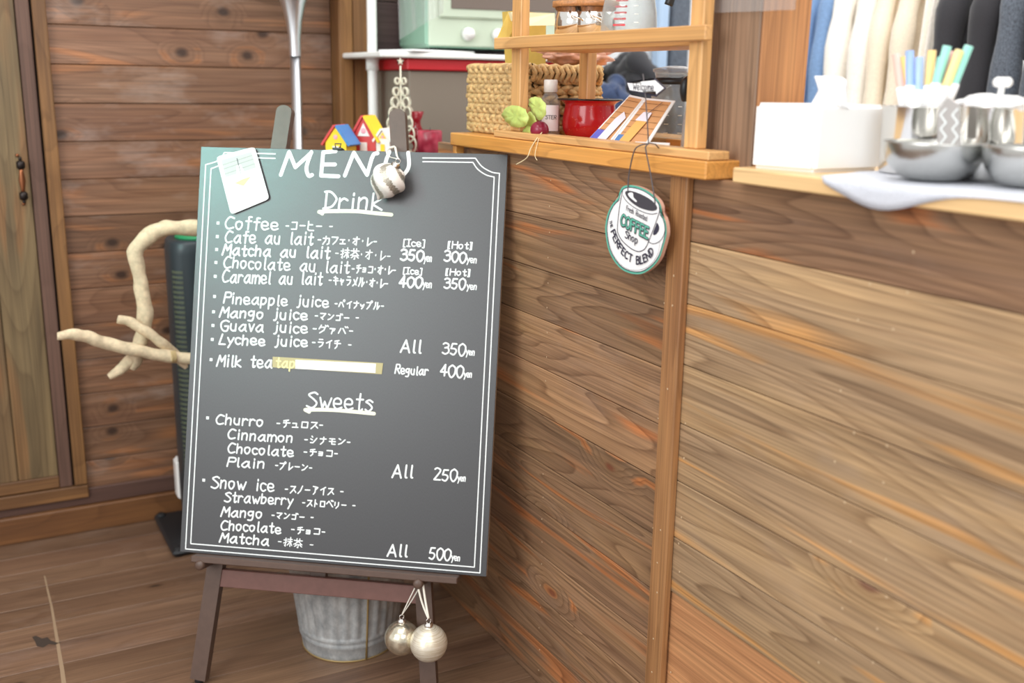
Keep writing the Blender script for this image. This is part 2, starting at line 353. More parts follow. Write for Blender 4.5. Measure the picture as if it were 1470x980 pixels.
# ------------------------------------------------------------------ hand-lettering stroke font (x digit, y char; cap height 9)
YC = {**{str(i): i for i in range(10)}, 'A': -1, 'B': -2, 'C': -3, 'D': -4}
F = {
 'A': (6, '00 39 60|13 53'), 'B': (5, '00 09|~09 49 57 35 05|~05 35 53 51 30 00'), 'C': (6, '~68 39 17 04 11 30 61'), 'D': (6, '10 19|~09 39 66 64 41 00'),
 'E': (5, '59 09 00 50|05 45'), 'F': (5, '59 09 00|05 45'), 'G': (6, '~68 39 07 03 20 50 64|34 64'), 'H': (6, '00 09|60 69|05 65'), 'I': (4, '09 49|29 20|00 40'),
 'L': (5, '29 00 50'), 'O': (6, '~39 07 03 20 40 63 67 39'), 'M': (7, '00 29 44 79 70'), 'N': (6, '00 09 60 69'), 'P': (5, '00 19|~19 59 67 55 15'), 'R': (6, '00 19|~19 59 67 55 15|25 60'),
 'S': (6, '~68 49 18 17 45 63 51 30 01'), 'T': (6, '09 69|39 30'), 'W': (8, '09 20 46 60 89'),
 'a': (6, '~55 36 14 02 20 42 55|56 51 60'), 'b': (5, '09 00|~05 26 45 42 20 01'), 'c': (4, '~45 26 05 02 20 41'), 'd': (5, '49 40|~45 26 05 02 20 41'),
 'e': (5, '~03 43 45 26 05 02 20 51'), 'f': (4, '~49 29 27 20|06 46'), 'g': (5, '~45 26 05 03 22 44|~46 41 3B 0B'), 'h': (5, '09 00|~04 26 45 40'),
 'i': (2, '16 10|18 19'), 'j': (3, '~26 21 1A 0A|28 29'), 'k': (5, '09 00|46 03 50'), 'l': (2, '~19 11 20'), 'm': (7, '06 00|~04 26 34 30|~34 56 74 70'),
 'n': (5, '06 00|~04 26 45 40'), 'o': (5, '~26 05 02 20 42 45 26'), 'p': (5, '06 0C|~05 26 45 42 20 01'), 'r': (4, '06 00|~04 26 45'),
 's': (4, '~45 26 05 24 42 20 01'), 't': (4, '~29 21 30 41|06 46'), 'u': (5, '~06 02 20 41|46 40'), 'v': (4, '06 20 46'), 'w': (7, '06 20 34 50 76'),
 'y': (5, '06 22|56 1C'), '0': (6, '~39 07 03 20 40 63 67 39'), '2': (6, '~08 29 58 56 00|00 60'), '3': (6, '~08 29 58 56 25|~25 55 62 30 01'),
 '4': (6, '49 03 63|49 40'), '5': (6, '59 19 05|~05 35 54 52 30 01'), '[': (3, '29 19 1A 2A|09 0A'), ']': (3, '09 19 1A 0A|29 2A'), '{': (3, '39 19 1A 3A'), '}': (3, '09 29 2A 0A'),
 '-': (4, '04 34'), '・': (3, '14 15'), ' ': (5, ''), '.': (2, '10 11'),
 'コ': (8, '17 77 71 11'), 'ー': (8, '14 74'), 'ヒ': (8, '~18 13 11 30 80|15 65'), 'カ': (8, '06 76 71 50|38 34 00'), 'フ': (8, '07 77 53 20'),
 'オ': (9, '16 86|58 50 31|56 12'), 'レ': (7, '28 20 74'), 'チ': (9, '68 17|15 85|47 42 20'), 'キ': (9, '17 76|14 84|38 50'), 'ラ': (8, '28 68|15 75 62 30'),
 'メ': (8, '78 53 10|26 61'), 'ル': (9, '28 24 00|58 50 84'), 'パ': (9, '26 01|46 71|~77 68 79 88 77'), 'イ': (8, '78 15|56 50'), 'ナ': (9, '16 86|58 53 20'),
 'ッ': (7, '05 13|34 32|55 42 20'), 'プ': (9, '07 67 43 10|~77 68 79 88 77'), 'マ': (9, '17 87 43|23 51'), 'ン': (9, '17 36|11 42 86'), 'ゴ': (9, '16 66 61 11|68 77|88 97'),
 'グ': (9, '28 04|26 66 53 10|68 77|88 97'), 'ァ': (7, '05 55 43|34 20'), 'ア': (8, '18 77 55|46 42 20'), 'バ': (9, '26 01|46 71|68 77|88 97'), 'ェ': (7, '05 55|35 31|01 61'),
 'ャ': (7, '04 55 43|16 30'), 'ョ': (6, '05 45 41 01|03 43'), 'ュ': (7, '05 45 41|01 61'), 'ロ': (8, '17 77 71 11 17'), 'ス': (8, '17 77 43 10|54 81'),
 'シ': (9, '28 37|15 34|11 41 86'), 'モ': (9, '17 77|14 84|47 41 81'), 'ト': (7, '28 20|25 53'), 'ベ': (9, '04 37 91|68 77|88 97'), 'リ': (8, '17 13|67 63 30'), 'ノ': (7, '68 43 10'),
 '抹': (9, '06 36|28 20 11|03 34|47 97|45 95|79 70|75 41|75 91'), '茶': (9, '07 97|39 36|69 66|56 03|56 93|51 50|23 83|53 50 40|32 11|72 91'),
}
def strokes(ch):
    w, s = F[ch]; out = []
    for st in s.split('|'):
        if not st: continue
        sm = st[0] == '~'; st = st.lstrip('~')
        p = [Vector((int(q[0]), YC[q[1]], 0)) for q in st.split()]
        out.append(smoothp(p, 4) if sm and len(p) > 2 else p)
    return w, out
def ribbon(bm, P, w, nrm, mi=0, caps=True):
    """flat marker line through 3-D points lying in the plane with normal nrm"""
    P = [Vector(p) for p in P]; h = w/2
    for i, p in enumerate(P):
        s, t = frame(nrm)
        dz_ = nrm*(2e-6*len(bm.faces)); q8 = [p + dz_ + s*math.cos(PI*k/4)*h + t*math.sin(PI*k/4)*h for k in range(8)]
        if (q8[2]-q8[0]).cross(q8[4]-q8[2]).dot(nrm) < 0: q8.reverse()
        f = bm.faces.new([bm.verts.new(v) for v in q8]); f.material_index = mi
    for a, b in zip(P, P[1:]):
        if (b-a).length < 1e-7: continue
        s = nrm.cross(b-a).normalized()*h
        dz_ = nrm*(2e-6*len(bm.faces)); q4 = [v + dz_ for v in (a-s, b-s, b+s, a+s)]
        if (q4[1]-q4[0]).cross(q4[2]-q4[1]).dot(nrm) < 0: q4.reverse()
        f = bm.faces.new([bm.verts.new(v) for v in q4]); f.material_index = mi
def write(bm, text, A, B, up, h, w, nrm, slant=.06, jit=.35, mi=0):
    """text from A to B on a baseline, cap height h along up, line width w"""
    A, B, up = Vector(A), Vector(B), Vector(up).normalized(); gap = 1.9
    tot = sum(F[c][0]+gap for c in text)-gap; ux = (B-A)/tot; dx = (B-A).normalized(); x = 0
    for c in text:
        cw, st = strokes(c); jy = random.uniform(-jit, jit)*h/9; sc = 1+random.uniform(-.05, .05)*(jit > 0)
        for s in st:
            ribbon(bm, [A + ux*(x+p.x) + up*(p.y*sc*h/9+jy) + dx*(slant*p.y*h/9) for p in s], w, nrm, mi)
        x += cw+gap

# ================================================================== THE SETTING
XC, YB = .931, 2.754
def tone(a=.86, b=1.12): return (lambda v: (v*random.uniform(.98, 1.02), v, v*random.uniform(.97, 1.03)))(random.uniform(a, b))
b = NB(); boxb(b, -1.7, 3.0, -.9, YB+.05, -.06, -.0035)
floor = setp(obj('floor', b, 'pale'), kind='structure')
y = 2.737; k = 0
while y > -.85:
    xs = [-1.7, random.uniform(-1.2, -.4), random.uniform(1.3, 1.9), 2.95]
    for x0, x1 in zip(xs, xs[1:]):
        plank('floorboard', 'floor', ((x0+x1)/2, y-.0465, -.008), x1-x0-.0008, .0923, .016, 'z', floor, tone(.88, 1.1), .0008)
    y -= .0935; k += 1
sc1 = [at(x, y, 2, .0004) for x, y in ((64, 826), (68, 845), (74, 870), (79, 900), (84, 930), (89, 960), (93, 990))]
M['scuff'] = mat('pale scuff', (158, 134, 108), .6); M['stain'] = mat('dark floor stain', (66, 56, 50), .5)
b = NB()
for i_, (a_, c_) in enumerate(zip(sc1, sc1[1:])):
    w_ = .0016+.0009*i_*.5; n_ = Vector((0, 0, 1)); s_ = n_.cross(c_-a_).normalized()*w_
    b.faces.new([b.verts.new(v) for v in (a_-s_, c_-s_*1.15, c_+s_*1.15, a_+s_)])
obj('scuff_mark', b, 'scuff', floor)
b = NB(); poly(b, [at(x, y, 2, .0004) for x, y in ((46, 914), (52, 912), (60, 916), (68, 914), (73, 919), (82, 922), (88, 921), (80, 925), (70, 924), (62, 929), (53, 927), (50, 920))]); obj('stain_mark', b, 'stain', floor)
b = NB(); boxb(b, .2, .935, YB+.006, YB+.05, 0, 2.2)
wback = setp(obj('wall_back', b, 'black'), kind='structure')
for i in range(-7, 13):
    z1 = 1.266-.0902*i
    if z1-.0902 < .05: continue
    plank('plank', 'back', ((.235+.935)/2, YB+.006, z1-.0451), .70, .0888, .014, 'y', wback, tone(.86, 1.12), .0016)
for i in range(-7, 13):      # left of the door, out of frame
    z1 = 1.266-.0902*i
    if z1-.0902 < .05: continue
    plank('plank', 'back', (-1.13, YB+.006, z1-.0451), 1.1, .0888, .014, 'y', wback, tone(), .0016)
bb = setp(boxobj('baseboard_back', 'trim', -1.7, .93, 2.731, YB, .0, .069, .003, tint=(1.0, .86, .74)), kind='structure')
setp(boxobj('trim_1', 'purple', -1.7, .93, 2.744, YB, .070, .113, .002, tint=(.8, .76, .8)), kind='structure')
# door
b = NB(); boxb(b, -.56, .214, YB+.004, YB+.03, .1, 2.1)
door = setp(obj('door_1', b, 'black'), kind='structure')
for i in range(7):
    x1 = .180-.093*i; plank('door_board', 'door', (x1-.0465, YB-.002, 1.13), 1.94, .0915, .012, 'y', door, (.96+.1*random.random(), .94, .86) if i % 2 else (1.04, 1.06, 1.0), .0015, vertical=True)
boxobj('stile', 'purple', .181, .2105, YB-.014, YB+.004, .128, 2.1, .0015, door)
boxobj('bottom_rail', 'trim', -.56, .180, YB-.013, YB+.004, .129, .160, .0015, door, tint=(.86, .84, .86))
# door handle: two collars, finials and a tapering copper grip
hx, hy = .160, YB-.009
b = NB()
for zc, sg in ((.945, 1), (.873, -1)):
    lathe(b, [(0, -.010), (.006, -.010), (.0095, -.006), (.0095, .006), (.006, .010), (0, .010)], 14, (hx, hy-.022, zc), 0)
    lathe(b, [(0, -.004), (.004, -.003), (.004, .003), (0, .006)], 10, (hx, hy-.022, zc+sg*.014), 0)
    tube(b, [(hx, hy, zc), (hx, hy-.022, zc)], .005, 8)
h = obj('handle', b, 'iron', door)
b = NB(); lathe(b, [(0, -.031), (.004, -.031), (.0048, -.02), (.0078, 0), (.0048, .02), (.004, .031), (0, .031)], 16, (hx, hy-.023, .909)); obj('grip', b, 'copper', h)
b = NB()
for zc in (.966, .852): lathe(b, [(0, 0), (.0045, 0), (.003, .003), (0, .0035)], 10, (0, 0, 0)); [setattr(v, 'co', Matrix.Rotation(PI/2, 3, 'X') @ v.co + Vector((hx-.004*(zc > .9), hy, zc))) for v in b.verts if abs(v.co.z) < .01 and v.co.length < .02]
obj('handle_screw', b, 'copper', h)
setp(boxobj('trim_2', 'trim', .2155, .2455, YB-.022, YB+.004, .130, 2.15, .002, tint=(1.06, 1.04, .94)), kind='structure')
setp(boxobj('trim_3', 'trim', -.6, .2465, YB-.020, YB+.002, .093, .1265, .002, tint=(.92, .88, .84)), kind='structure')
# corner posts
setp(boxobj('trim_4', 'trim', .9365, .974, 2.69, YB+.02, 0, 2.15, .003, tint=(1.12, 1.06, .98)), kind='structure')
setp(boxobj('trim_5', 'trim', .976, 1.03, 2.70, YB+.02, 0, 2.15, .003, tint=(1.16, 1.08, 1.0)), kind='structure')
setp(boxobj('trim_6', 'purple', 1.031, 1.05, 2.72, YB+.02, 0, 2.15, .003, tint=(.8, .8, .8)), kind='structure')
# kitchen shell
b = NB(); boxb(b, 1.05, 1.75, YB+.012, YB+.05, 0, 2.2); wk = setp(obj('wall_kitchen', b, 'black'), kind='structure')
for i in range(14): plank('plank', 'darkwall', (1.40, YB+.006, .08+.15*i), .70, .148, .014, 'y', wk, tone(.9, 1.05))
b = NB(); boxb(b, 1.75, 3.0, YB+.01, YB+.05, 0, 2.4); setp(obj('wall_far', b, 'wallwhite'), kind='structure')
b = NB(); boxb(b, 3.0, 3.05, -.9, YB+.05, 0, 2.4); setp(obj('wall_side', b, 'wallwhite'), kind='structure')
# planked counter wall
b = NB(); boxb(b, XC+.007, XC+.02, -.85, 2.06, 0, 1.018); wc = setp(obj('wall_right', b, 'pale'), kind='structure')
zs = [1.0262, .915, .823, .733, .642, .553, .459, .366, .276, .186, .09, .0]
for a, c in zip(zs, zs[1:]):
    plank('plank', 'cwall', (XC+.006, (1.19+2.06)/2, (a+c)/2), .87, a-c-.0013, .012, 'x', wc, tone(.84, 1.14))
zs = [1.0265, .933, .842, .751, .660, .569, .477, .385]
tn = [.80, 1.04, 1.02, .98, 1.06, 1.0, .94]
for a, c, t in zip(zs, zs[1:], tn):
    plank('plank', 'cwall2' if t > .9 else 'cwall', (XC+.006, (1.195-.85)/2, (a+c)/2), 2.04, a-c-.0011, .012, 'x', wc, (t*1.05, t*1.03, t*1.05) if t < .9 else (t, t, t))
plank('lower_panel', 'salmon', (XC+.008, (1.195-.85)/2, .192), 2.04, .382, .010, 'x', wc)
bt = boxobj('trim_7', 'batten', .917, XC, 1.183, 1.222, 0, 1.0265, .002); setp(bt, kind='structure')
# nail heads along the batten and the stud line
b = NB()
for z in [x*.0455+.02 for x in range(22)]:
    for yy, xx in ((1.203, .917), (1.236, XC), (1.170, XC)):
        if random.random() < .55: sph(b, (xx+.0002, yy+random.uniform(-.004, .004), z+random.uniform(-.01, .01)), .0017, 6, (.4, 1, 1))
    if random.random() < .8: sph(b, (XC+.0002, 1.585+random.uniform(-.002, .002), z+.01), .0015, 6, (.4, 1, 1))
    for yy in (.86, .79):
        if z > .4 and random.random() < .5: sph(b, (XC+.0002, yy+random.uniform(-.02, .02), z), .0018, 6, (.4, 1, 1))
setp(obj('nail_heads', b, 'pale', wc), kind='stuff')
# brown post and orange board between the two counters
pd = boxobj('trim_8', 'postdark', .958, .962, 1.100, 1.225, 1.0, 2.0, .002); setp(pd, kind='structure')
po = boxobj('trim_9', 'postorange', .9625, 1.047, 1.100, 1.140, 1.0, 2.0, .002); setp(po, kind='structure')

# ================================================================== COUNTERS AND RACK
ct = boxobj('counter_ledge', 'orange', .90, 1.34, 1.122, 1.932, 1.0265, 1.0515, .002)
setp(ct, 'orange varnished pine counter ledge carrying the pot, basket and rack', 'counter')
b = NB(); boxb(b, .904, .924, 1.915, 1.929, .93, 1.0265, .002); obj('bracket', b, 'orange', None); br = bpy.data.objects['bracket']; br.parent = ct; br.matrix_parent_inverse = Matrix.LocRotScale(ct.location, ct.rotation_euler, None).inverted()
rc = boxobj('service_counter', 'palewood', .91, 1.36, -.8, 1.079, 1.0270, 1.0470, .002)
setp(rc, 'pale yellow wooden counter board carrying tissue box and steel cups', 'counter')
def E0(name, label, cat, group=None, loc=(0, 0, 0), rot=None): return empty(name, loc, rot, label=label, cat=cat, group=group)
rk = E0('display_rack', 'open pine display rack with upper shelf on the orange counter ledge', 'shelf', loc=(.93, 1.43, 1.052))
def child(name, m, x0, x1, y0, y1, z0, z1, bev=.0015, tint=None):
    o = boxobj(name, m, x0, x1, y0, y1, z0, z1, bev, tint=tint); o.parent = rk; o.location -= rk.location; return o
child('post', 'pine', .925, .943, 1.690, 1.724, 1.0645, 1.75)
child('post', 'pine', .920, .938, 1.170, 1.199, 1.0645, 1.75)
child('post', 'pine', 1.058, 1.078, 1.676, 1.706, 1.0645, 1.75)
child('post', 'pine', 1.058, 1.078, 1.17, 1.20, 1.0645, 1.75)
child('bottom_rail', 'pine', .905, .942, 1.124, 1.752, 1.0522, 1.0642)
child('back_rail', 'pine', 1.058, 1.082, 1.124, 1.752, 1.0522, 1.0642)
child('shelf_rail', 'pine', .9065, .9195, 1.148, 1.758, 1.2085, 1.2285)
child('shelf_board', 'pine', .9425, 1.055, 1.203, 1.686, 1.204, 1.226)

# ================================================================== MENU BOARD
BA, BT = -.6405, .2495; BW, BH = .60, .783
BX = Vector((math.cos(BA), math.sin(BA), 0)); BN0 = Vector((math.sin(BA), -math.cos(BA), 0))
BU = Vector((0, 0, 1))*math.cos(BT) - BN0*math.sin(BT); BN = BX.cross(BU)         # BN faces the camera
BC = Vector((.6257, 1.8323, .6413))
BM = Matrix(((BX.x, BU.x, BN.x, BC.x), (BX.y, BU.y, BN.y, BC.y), (BX.z, BU.z, BN.z, BC.z), (0, 0, 0, 1)))
def bp(x, y, lift=0.):
    p = on(x, y, BC+BN*lift, BN) - BC
    return Vector((p.dot(BX), p.dot(BU), lift))
def bobj(name, bm, m, parent=None, **k):
    o = obj(name, bm, m, parent, **k)
    if parent is None: o.matrix_world = BM
    return o
b = NB(); box(b, (0, 0, -.0015), (BW, BH, .003), .0006)
board = bobj('menu_board', b, 'board'); setp(board, 'charcoal handwritten MENU chalkboard standing on the dark brown easel', 'sign')
b = NB(); box(b, (0, 0, -.0060), (BW-.0004, BH-.0004, .0058), .0004); obj('board_core', b, 'edge', board)
NZ = Vector((0, 0, 1)); LF = .0005
b = NB()                                                   # double border line
def bl(pts, w=.0021, curve=False):
    P = [bp(x, y, LF) for x, y in pts]; ribbon(b, smoothp(P, 6) if curve else P, w, NZ)
bl([(395.3, 220.8), (322, 219)]); bl([(322, 219), (314, 230), (295.3, 236.3)], curve=True); bl([(295.3, 236.3), (266.4, 787.6), (689, 822), (717, 248.7)])
bl([(717, 248.7), (706, 247), (692, 239), (682.5, 227)], curve=True); bl([(682.5, 227), (607, 226.6)])
bl([(395, 227.3), (326, 225)]); bl([(326, 225), (317, 236), (303, 242)], curve=True); bl([(303, 242), (273.8, 780), (681, 813.7), (709.5, 254)])
bl([(709.5, 254), (698, 251), (686, 243), (679, 233)], curve=True); bl([(679, 233), (607, 232)])
obj('border_line', b, 'ink', board)
def bwrite(b, text, a, c, cap, w, slant=.06, jit=.3):
    A, C = bp(*a, LF), bp(*c, LF); hm = (bp(a[0], a[1]-cap*.94, LF)-A).y
    write(b, text, A, C, (0, 1, 0), hm, w, NZ, slant, jit)
def bstroke(b, pts, w, curve=False):
    P = [bp(x, y, LF) for x, y in pts]; ribbon(b, smoothp(P, 5) if curve else P, w, NZ)
b = NB()                                                   # MENU, drawn with a broad marker
for pts, cv in (([(403, 251), (415, 218), (424, 240), (447, 219)], 0), ([(447, 218), (440, 240), (443, 252), (448, 251)], 1),
                ([(482, 217), (464, 218.5), (461, 252), (486, 253)], 0), ([(464, 236), (481, 236)], 0),
                ([(495, 252), (508, 219), (527, 251), (534, 226)], 0), ([(534, 227), (537, 221), (542, 220)], 1),
                ([(559, 218), (553, 236), (556, 249), (568, 256), (580, 250), (587, 238), (586, 219)], 1)):
    bstroke(b, pts, .0073, cv)
obj('lettering', b, 'ink', board)['label'] = 'large hand-painted MENU heading'
b = NB(); bstroke(b, [(458, 304), (475, 303), (510, 303), (540, 306), (562, 308)], .0072, True); bstroke(b, [(458, 304), (463, 307)], .006)
obj('underline', b, 'cream', board); b = NB()
bstroke(b, [(438, 588), (470, 588), (500, 590), (537, 593.5)], .0070, True); bstroke(b, [(438, 588), (444, 591)], .007)
obj('underline', b, 'cream', board)
LW = .0031; SW = .0024
L1 = [('Drink', (464, 299), (548, 301), 25, LW*1.25), ('Coffee', (323, 328.5), (399, 330.5), 18, LW), ('-コーヒー -', (410, 330), (477.5, 331), 15, SW),
 ('Cafe au lait', (323, 348), (449, 351), 18, LW), ('-カフェ・オ・レ-', (456, 350), (541, 353), 14, SW), ('Matcha au lait', (319, 366), (473, 371), 16.5, LW*1.1),
 ('-抹茶・オ・レ-', (481, 370), (560.6, 374), 15.5, SW*.82), ('Chocolate au lait', (321, 384), (501, 392), 17, LW*.95), ('-チョコ・オ・レ-', (505, 391), (568, 394), 13.5, SW),
 ('Caramel au lait', (319, 405), (462, 409), 18, LW), ('-キャラメル・オ・レ-', (472, 408), (556.7, 413), 14, SW),
 ('Pineapple juice', (321, 435), (471.5, 441), 16, LW), ('-パイナップル-', (480.5, 441), (551, 444.5), 12, SW), ('Mango juice', (315, 455), (441, 459.5), 15.5, LW*1.05),
 ('-マンゴー -', (452, 459), (515, 462), 13, SW), ('Guava juice', (317, 474), (441, 478.5), 15.5, LW), ('-グァバ-', (449, 477.5), (507, 481), 13.5, SW),
 ('Lychee juice', (314.5, 493.5), (441, 498), 15.5, LW*1.05), ('-ライチ -', (448, 497.5), (504.5, 501), 13.5, SW), ('Milk tea', (311, 525), (390, 528), 17, LW*1.05),
 ('Sweets', (440, 585), (533.6, 590), 25, LW*1.1), ('Churro', (310, 608), (377.5, 612), 15, LW), ('-チュロス-', (397, 613), (463.8, 616), 13, SW),
 ('Cinnamon', (327, 629.5), (420, 635), 14.5, LW), ('-シナモン-', (437, 636), (503, 640), 12.5, SW), ('Chocolate', (327, 649.5), (421, 655), 14.5, LW),
 ('-チョコ-', (436, 653.5), (485, 656.5), 12, SW), ('Plain', (326, 669), (379.7, 672), 14, LW), ('-プレーン-', (395, 673), (448, 677), 12.5, SW),
 ('Snow ice', (303, 700), (393, 705.5), 17.5, LW), ('-スノーアイス -', (409, 707), (493, 711.5), 13, SW), ('Strawberry', (322, 720), (420, 725), 15, LW*.95),
 ('-ストロベリー -', (434, 726), (510, 731), 12, SW), ('Mango', (317, 741), (376, 744), 14.5, LW), ('-マンゴー -', (390, 744), (450, 747.5), 11.5, SW),
 ('Chocolate', (317, 760), (403, 765.5), 14.5, LW), ('-チョコ-', (418, 765), (467, 768.5), 12, SW), ('Matcha', (315, 778), (385.5, 783), 14.5, LW*1.05), ('-抹茶 -', (399, 783), (450, 787.5), 14, SW*.8)]
L2 = [('{Ice}', (578, 353), (610, 354.5), 10.5, SW), ('[Hot]', (643, 356), (678, 357.5), 10, SW), ('{Ice}', (578, 393), (606, 394), 9.5, SW), ('[Hot]', (640, 394.5), (675, 396), 9.5, SW),
 ('350', (575, 373), (607, 374.5), 16, LW*1.2), ('300', (637.5, 375), (668, 377), 16, LW*1.1), ('400', (573, 411.5), (605, 413), 16, LW*1.2), ('350', (637.5, 413.5), (667, 415), 16, LW*1.05),
 ('yen', (608.5, 375), (619.5, 375.8), 11, SW*.85), ('yen', (670, 376.5), (684, 377.5), 10, SW*.85), ('yen', (607, 412), (619.5, 413), 11, SW*.85), ('yen', (670, 415), (684, 416), 10, SW*.85),
 ('All', (575, 505), (604, 506.5), 19, LW*1.1), ('350', (635, 508), (667, 510), 17.5, LW), ('yen', (669, 509), (681, 510), 10, SW*.85),
 ('Regular', (567, 536), (614, 538.5), 13, SW*1.15), ('400', (632, 539), (664, 541.5), 17.5, LW*1.05), ('yen', (666, 541), (677, 542), 10, SW*.85),
 ('All', (563, 684.5), (592, 686), 19, LW*1.1), ('250', (623, 688.5), (655, 690.5), 17.5, LW), ('yen', (657, 690), (668, 691), 10, SW*.85),
 ('All', (556, 797.5), (584, 799), 18, LW*1.1), ('500', (616, 802.5), (646, 804), 17.5, LW), ('yen', (648, 804), (660, 805), 10, SW*.85)]
for t, a, c, cap, w in L1+L2:
    b = NB(); bwrite(b, t, a, c, cap, w); obj('lettering', b, 'ink', board)
bul = [(313, 320), (312, 339.4), (311, 358), (310, 376.6), (309, 396.5), (308, 425.4), (306.6, 447.4), (305.7, 467), (304.7, 487), (303, 516), (298, 599.6), (292.5, 689)]
for x, y in bul:
    b = NB(); p = bp(x, y, LF); box(b, p, (.0056, .0056, .0003)); obj('bullet_mark', b, 'ink', board)
b = NB(); poly(b, [bp(*q, .0012) for q in ((391.5, 511.8), (550, 521), (548, 537), (391, 527))], .0006, NZ); tp = obj('masking_tape', b, 'tape', board); tp['label'] = 'yellowed tape strip'
b = NB(); poly(b, [bp(*q, .0018) for q in ((424, 516.3), (539.5, 521.8), (539, 535), (424, 529))], .0004, NZ); obj('paper_strip', b, 'white', tp)
b = NB(); A = bp(396, 527, .0014); C = bp(423, 528, .0014); write(b, 'tap', A, C, (0, 1, 0), .018, .0030, NZ, .06, 0); obj('lettering', b, 'tapeink', tp)

# laminated photo card leaning across the upper left corner of the board
cc = [(310.5, 225), (365.3, 210.6), (386.4, 285.3), (331.6, 308)]; P = [bp(x, y, .006) for x, y in cc]
def quadpt(P, s, t): return P[0].lerp(P[1], s).lerp(P[3].lerp(P[2], s), t)
def rounded(P, r=.08):
    o = []
    for s, t, ds, dt in ((0, 0, 1, 1), (1, 0, -1, 1), (1, 1, -1, -1), (0, 1, 1, -1)):
        a = quadpt(P, s, t+dt*r*.7); m_ = quadpt(P, s+ds*r*.25, t+dt*r*.2); e = quadpt(P, s+ds*r, t)
        o += [a, m_, e] if (s, t) in ((0, 0), (1, 1)) else [e, m_, a]
    return o
b = NB(); poly(b, rounded(P), .0012, NZ)
card = bobj('photo_card', b, 'white'); setp(card, 'white bordered photo card stuck on the board corner left of MENU', 'card')
def patch(name, q, lift, m, parent):
    b = NB(); pts = [quadpt(P, s, t)+Vector((0, 0, lift)) for s, t in q]; poly(b, pts, .0001, NZ); return obj(name, b, m, parent)
M['ph1'] = mat('washed out grey photo print', (180, 180, 176), .5); M['ph2'] = mat('washed out white photo print', (232, 228, 222), .5); M['ph3'] = mat('washed yellow print', (240, 204, 140), .5); M['ph4'] = mat('pale photo line', (124, 122, 120), .5)
im = patch('picture', ((.1, .07), (.9, .07), (.9, .93), (.1, .93)), .0002, 'ph2', card)
patch('picture_part', ((.1, .07), (.9, .07), (.9, .38), (.1, .38)), .0004, 'ph1', im)
patch('picture_part', ((.28, .52), (.5, .50), (.72, .50), (.48, .62)), .0004, 'ph3', im)
for t in (.14, .21, .30): patch('picture_part', ((.1, t+.02), (.9, t), (.9, t+.006), (.1, t+.026)), .0006, 'ph4', im)
patch('picture_part', ((.49, .12), (.51, .12), (.50, .4), (.49, .4)), .0008, 'navy', im)
patch('picture_part', ((.44, .24), (.55, .24), (.62, .5), (.36, .5)), .0006, 'ph2', im)
# tiny black clip on the board's top edge
b = NB(); p = bp(485, 211.5); box(b, (p.x, BH/2+.002, -.004), (.020, .004, .016), .001); tube(b, [(p.x-.004, BH/2+.004, 0), (p.x-.006, BH/2+.012, 0), (p.x+.006, BH/2+.012, 0), (p.x+.004, BH/2+.004, 0)], .0014, 6)
setp(bobj('binder_clip', b, 'blackp'), 'small black clip on the top edge of the menu board', 'clip')

# ================================================================== EASEL  (board frame: u right, v up, w towards viewer)
ez = E0('easel', 'dark brown wooden A-frame easel carrying the menu board', 'easel'); ez.matrix_world = BM
FL = -BC.z/math.cos(BT)                                     # v of the floor on the board plane
def leg(u0, v0, u1, v1, w=.031, d=.020, wc=-.030, round_top=True, name='front_leg', foot=True):
    b = NB(); a, c = Vector((u0, v0, wc)), Vector((u1, v1, wc)); L = (c-a).length; t = (c-a).normalized(); s = Vector((t.y, -t.x, 0))
    prof = [(-w/2, 0), (w/2, 0), (w/2, L-.012)] + [(w/2*math.cos(q*PI/6), L-.012+.012*math.sin(q*PI/6)) for q in range(1, 6)] + [(-w/2, L-.012)]
    poly(b, [a+s*x+t*y+Vector((0, 0, d/2)) for x, y in prof], d, NZ)
    o = obj(name, b, 'easel', ez)
    if foot:
        b = NB(); tube(b, [a-t*.006, a+t*.004], .009, 10); obj('rubber_foot', b, 'rubber', o)
    return o
fv = FL+.030*math.tan(BT)+.012
leg(-.2600, fv, -.1435, .480); leg(.2010, fv, .0785, .477)
b = NB(); box(b, (-.0075, -BH/2-.0065, .004), (.516, .012, .044), .0015); lg = obj('ledge', b, 'easel', ez)
_a, _c = bp(313, 831, -.022), bp(600, 852, -.022)
b = NB(); box(b, ((_a.x+_c.x)/2, (_a.y+_c.y)/2, -.031), (_c.x-_a.x, .034, .018), .001); obj('cross_rail', b, 'rail', ez)['label'] = 'red brown cross rail'
b = NB(); box(b, (bp(455, 824, -.03).x, -BH/2-.022, -.042), (.032, .050, .014), .001); obj('spacer_block', b, 'easel', ez)
PG = [bp(286.5, 811, .026), bp(600, 838, .026)]
for u, v in [(g_.x, g_.y) for g_ in PG]:
    b = NB(); tube(b, [(u, v, -.06), (u, v, .020), (u, v, .028), (u, v, .030)], [.0098, .0098, .0092, .006], 18); obj('peg', b, 'easel', ez)
# rear leg from the hinge block down behind the bucket
BMI = BM.inverted()
top = Vector((-.03, .345, -.07)); ft = BMI @ at(528, 830, 2, .006)
b = NB(); tube(b, [top, ft], [.014, .014], 4, flat=1.); obj('rear_leg', b, 'easel', ez)
b = NB(); box(b, (-.032, .345, -.048), (.215, .030, .014), .001); obj('hinge_block', b, 'easel', ez)

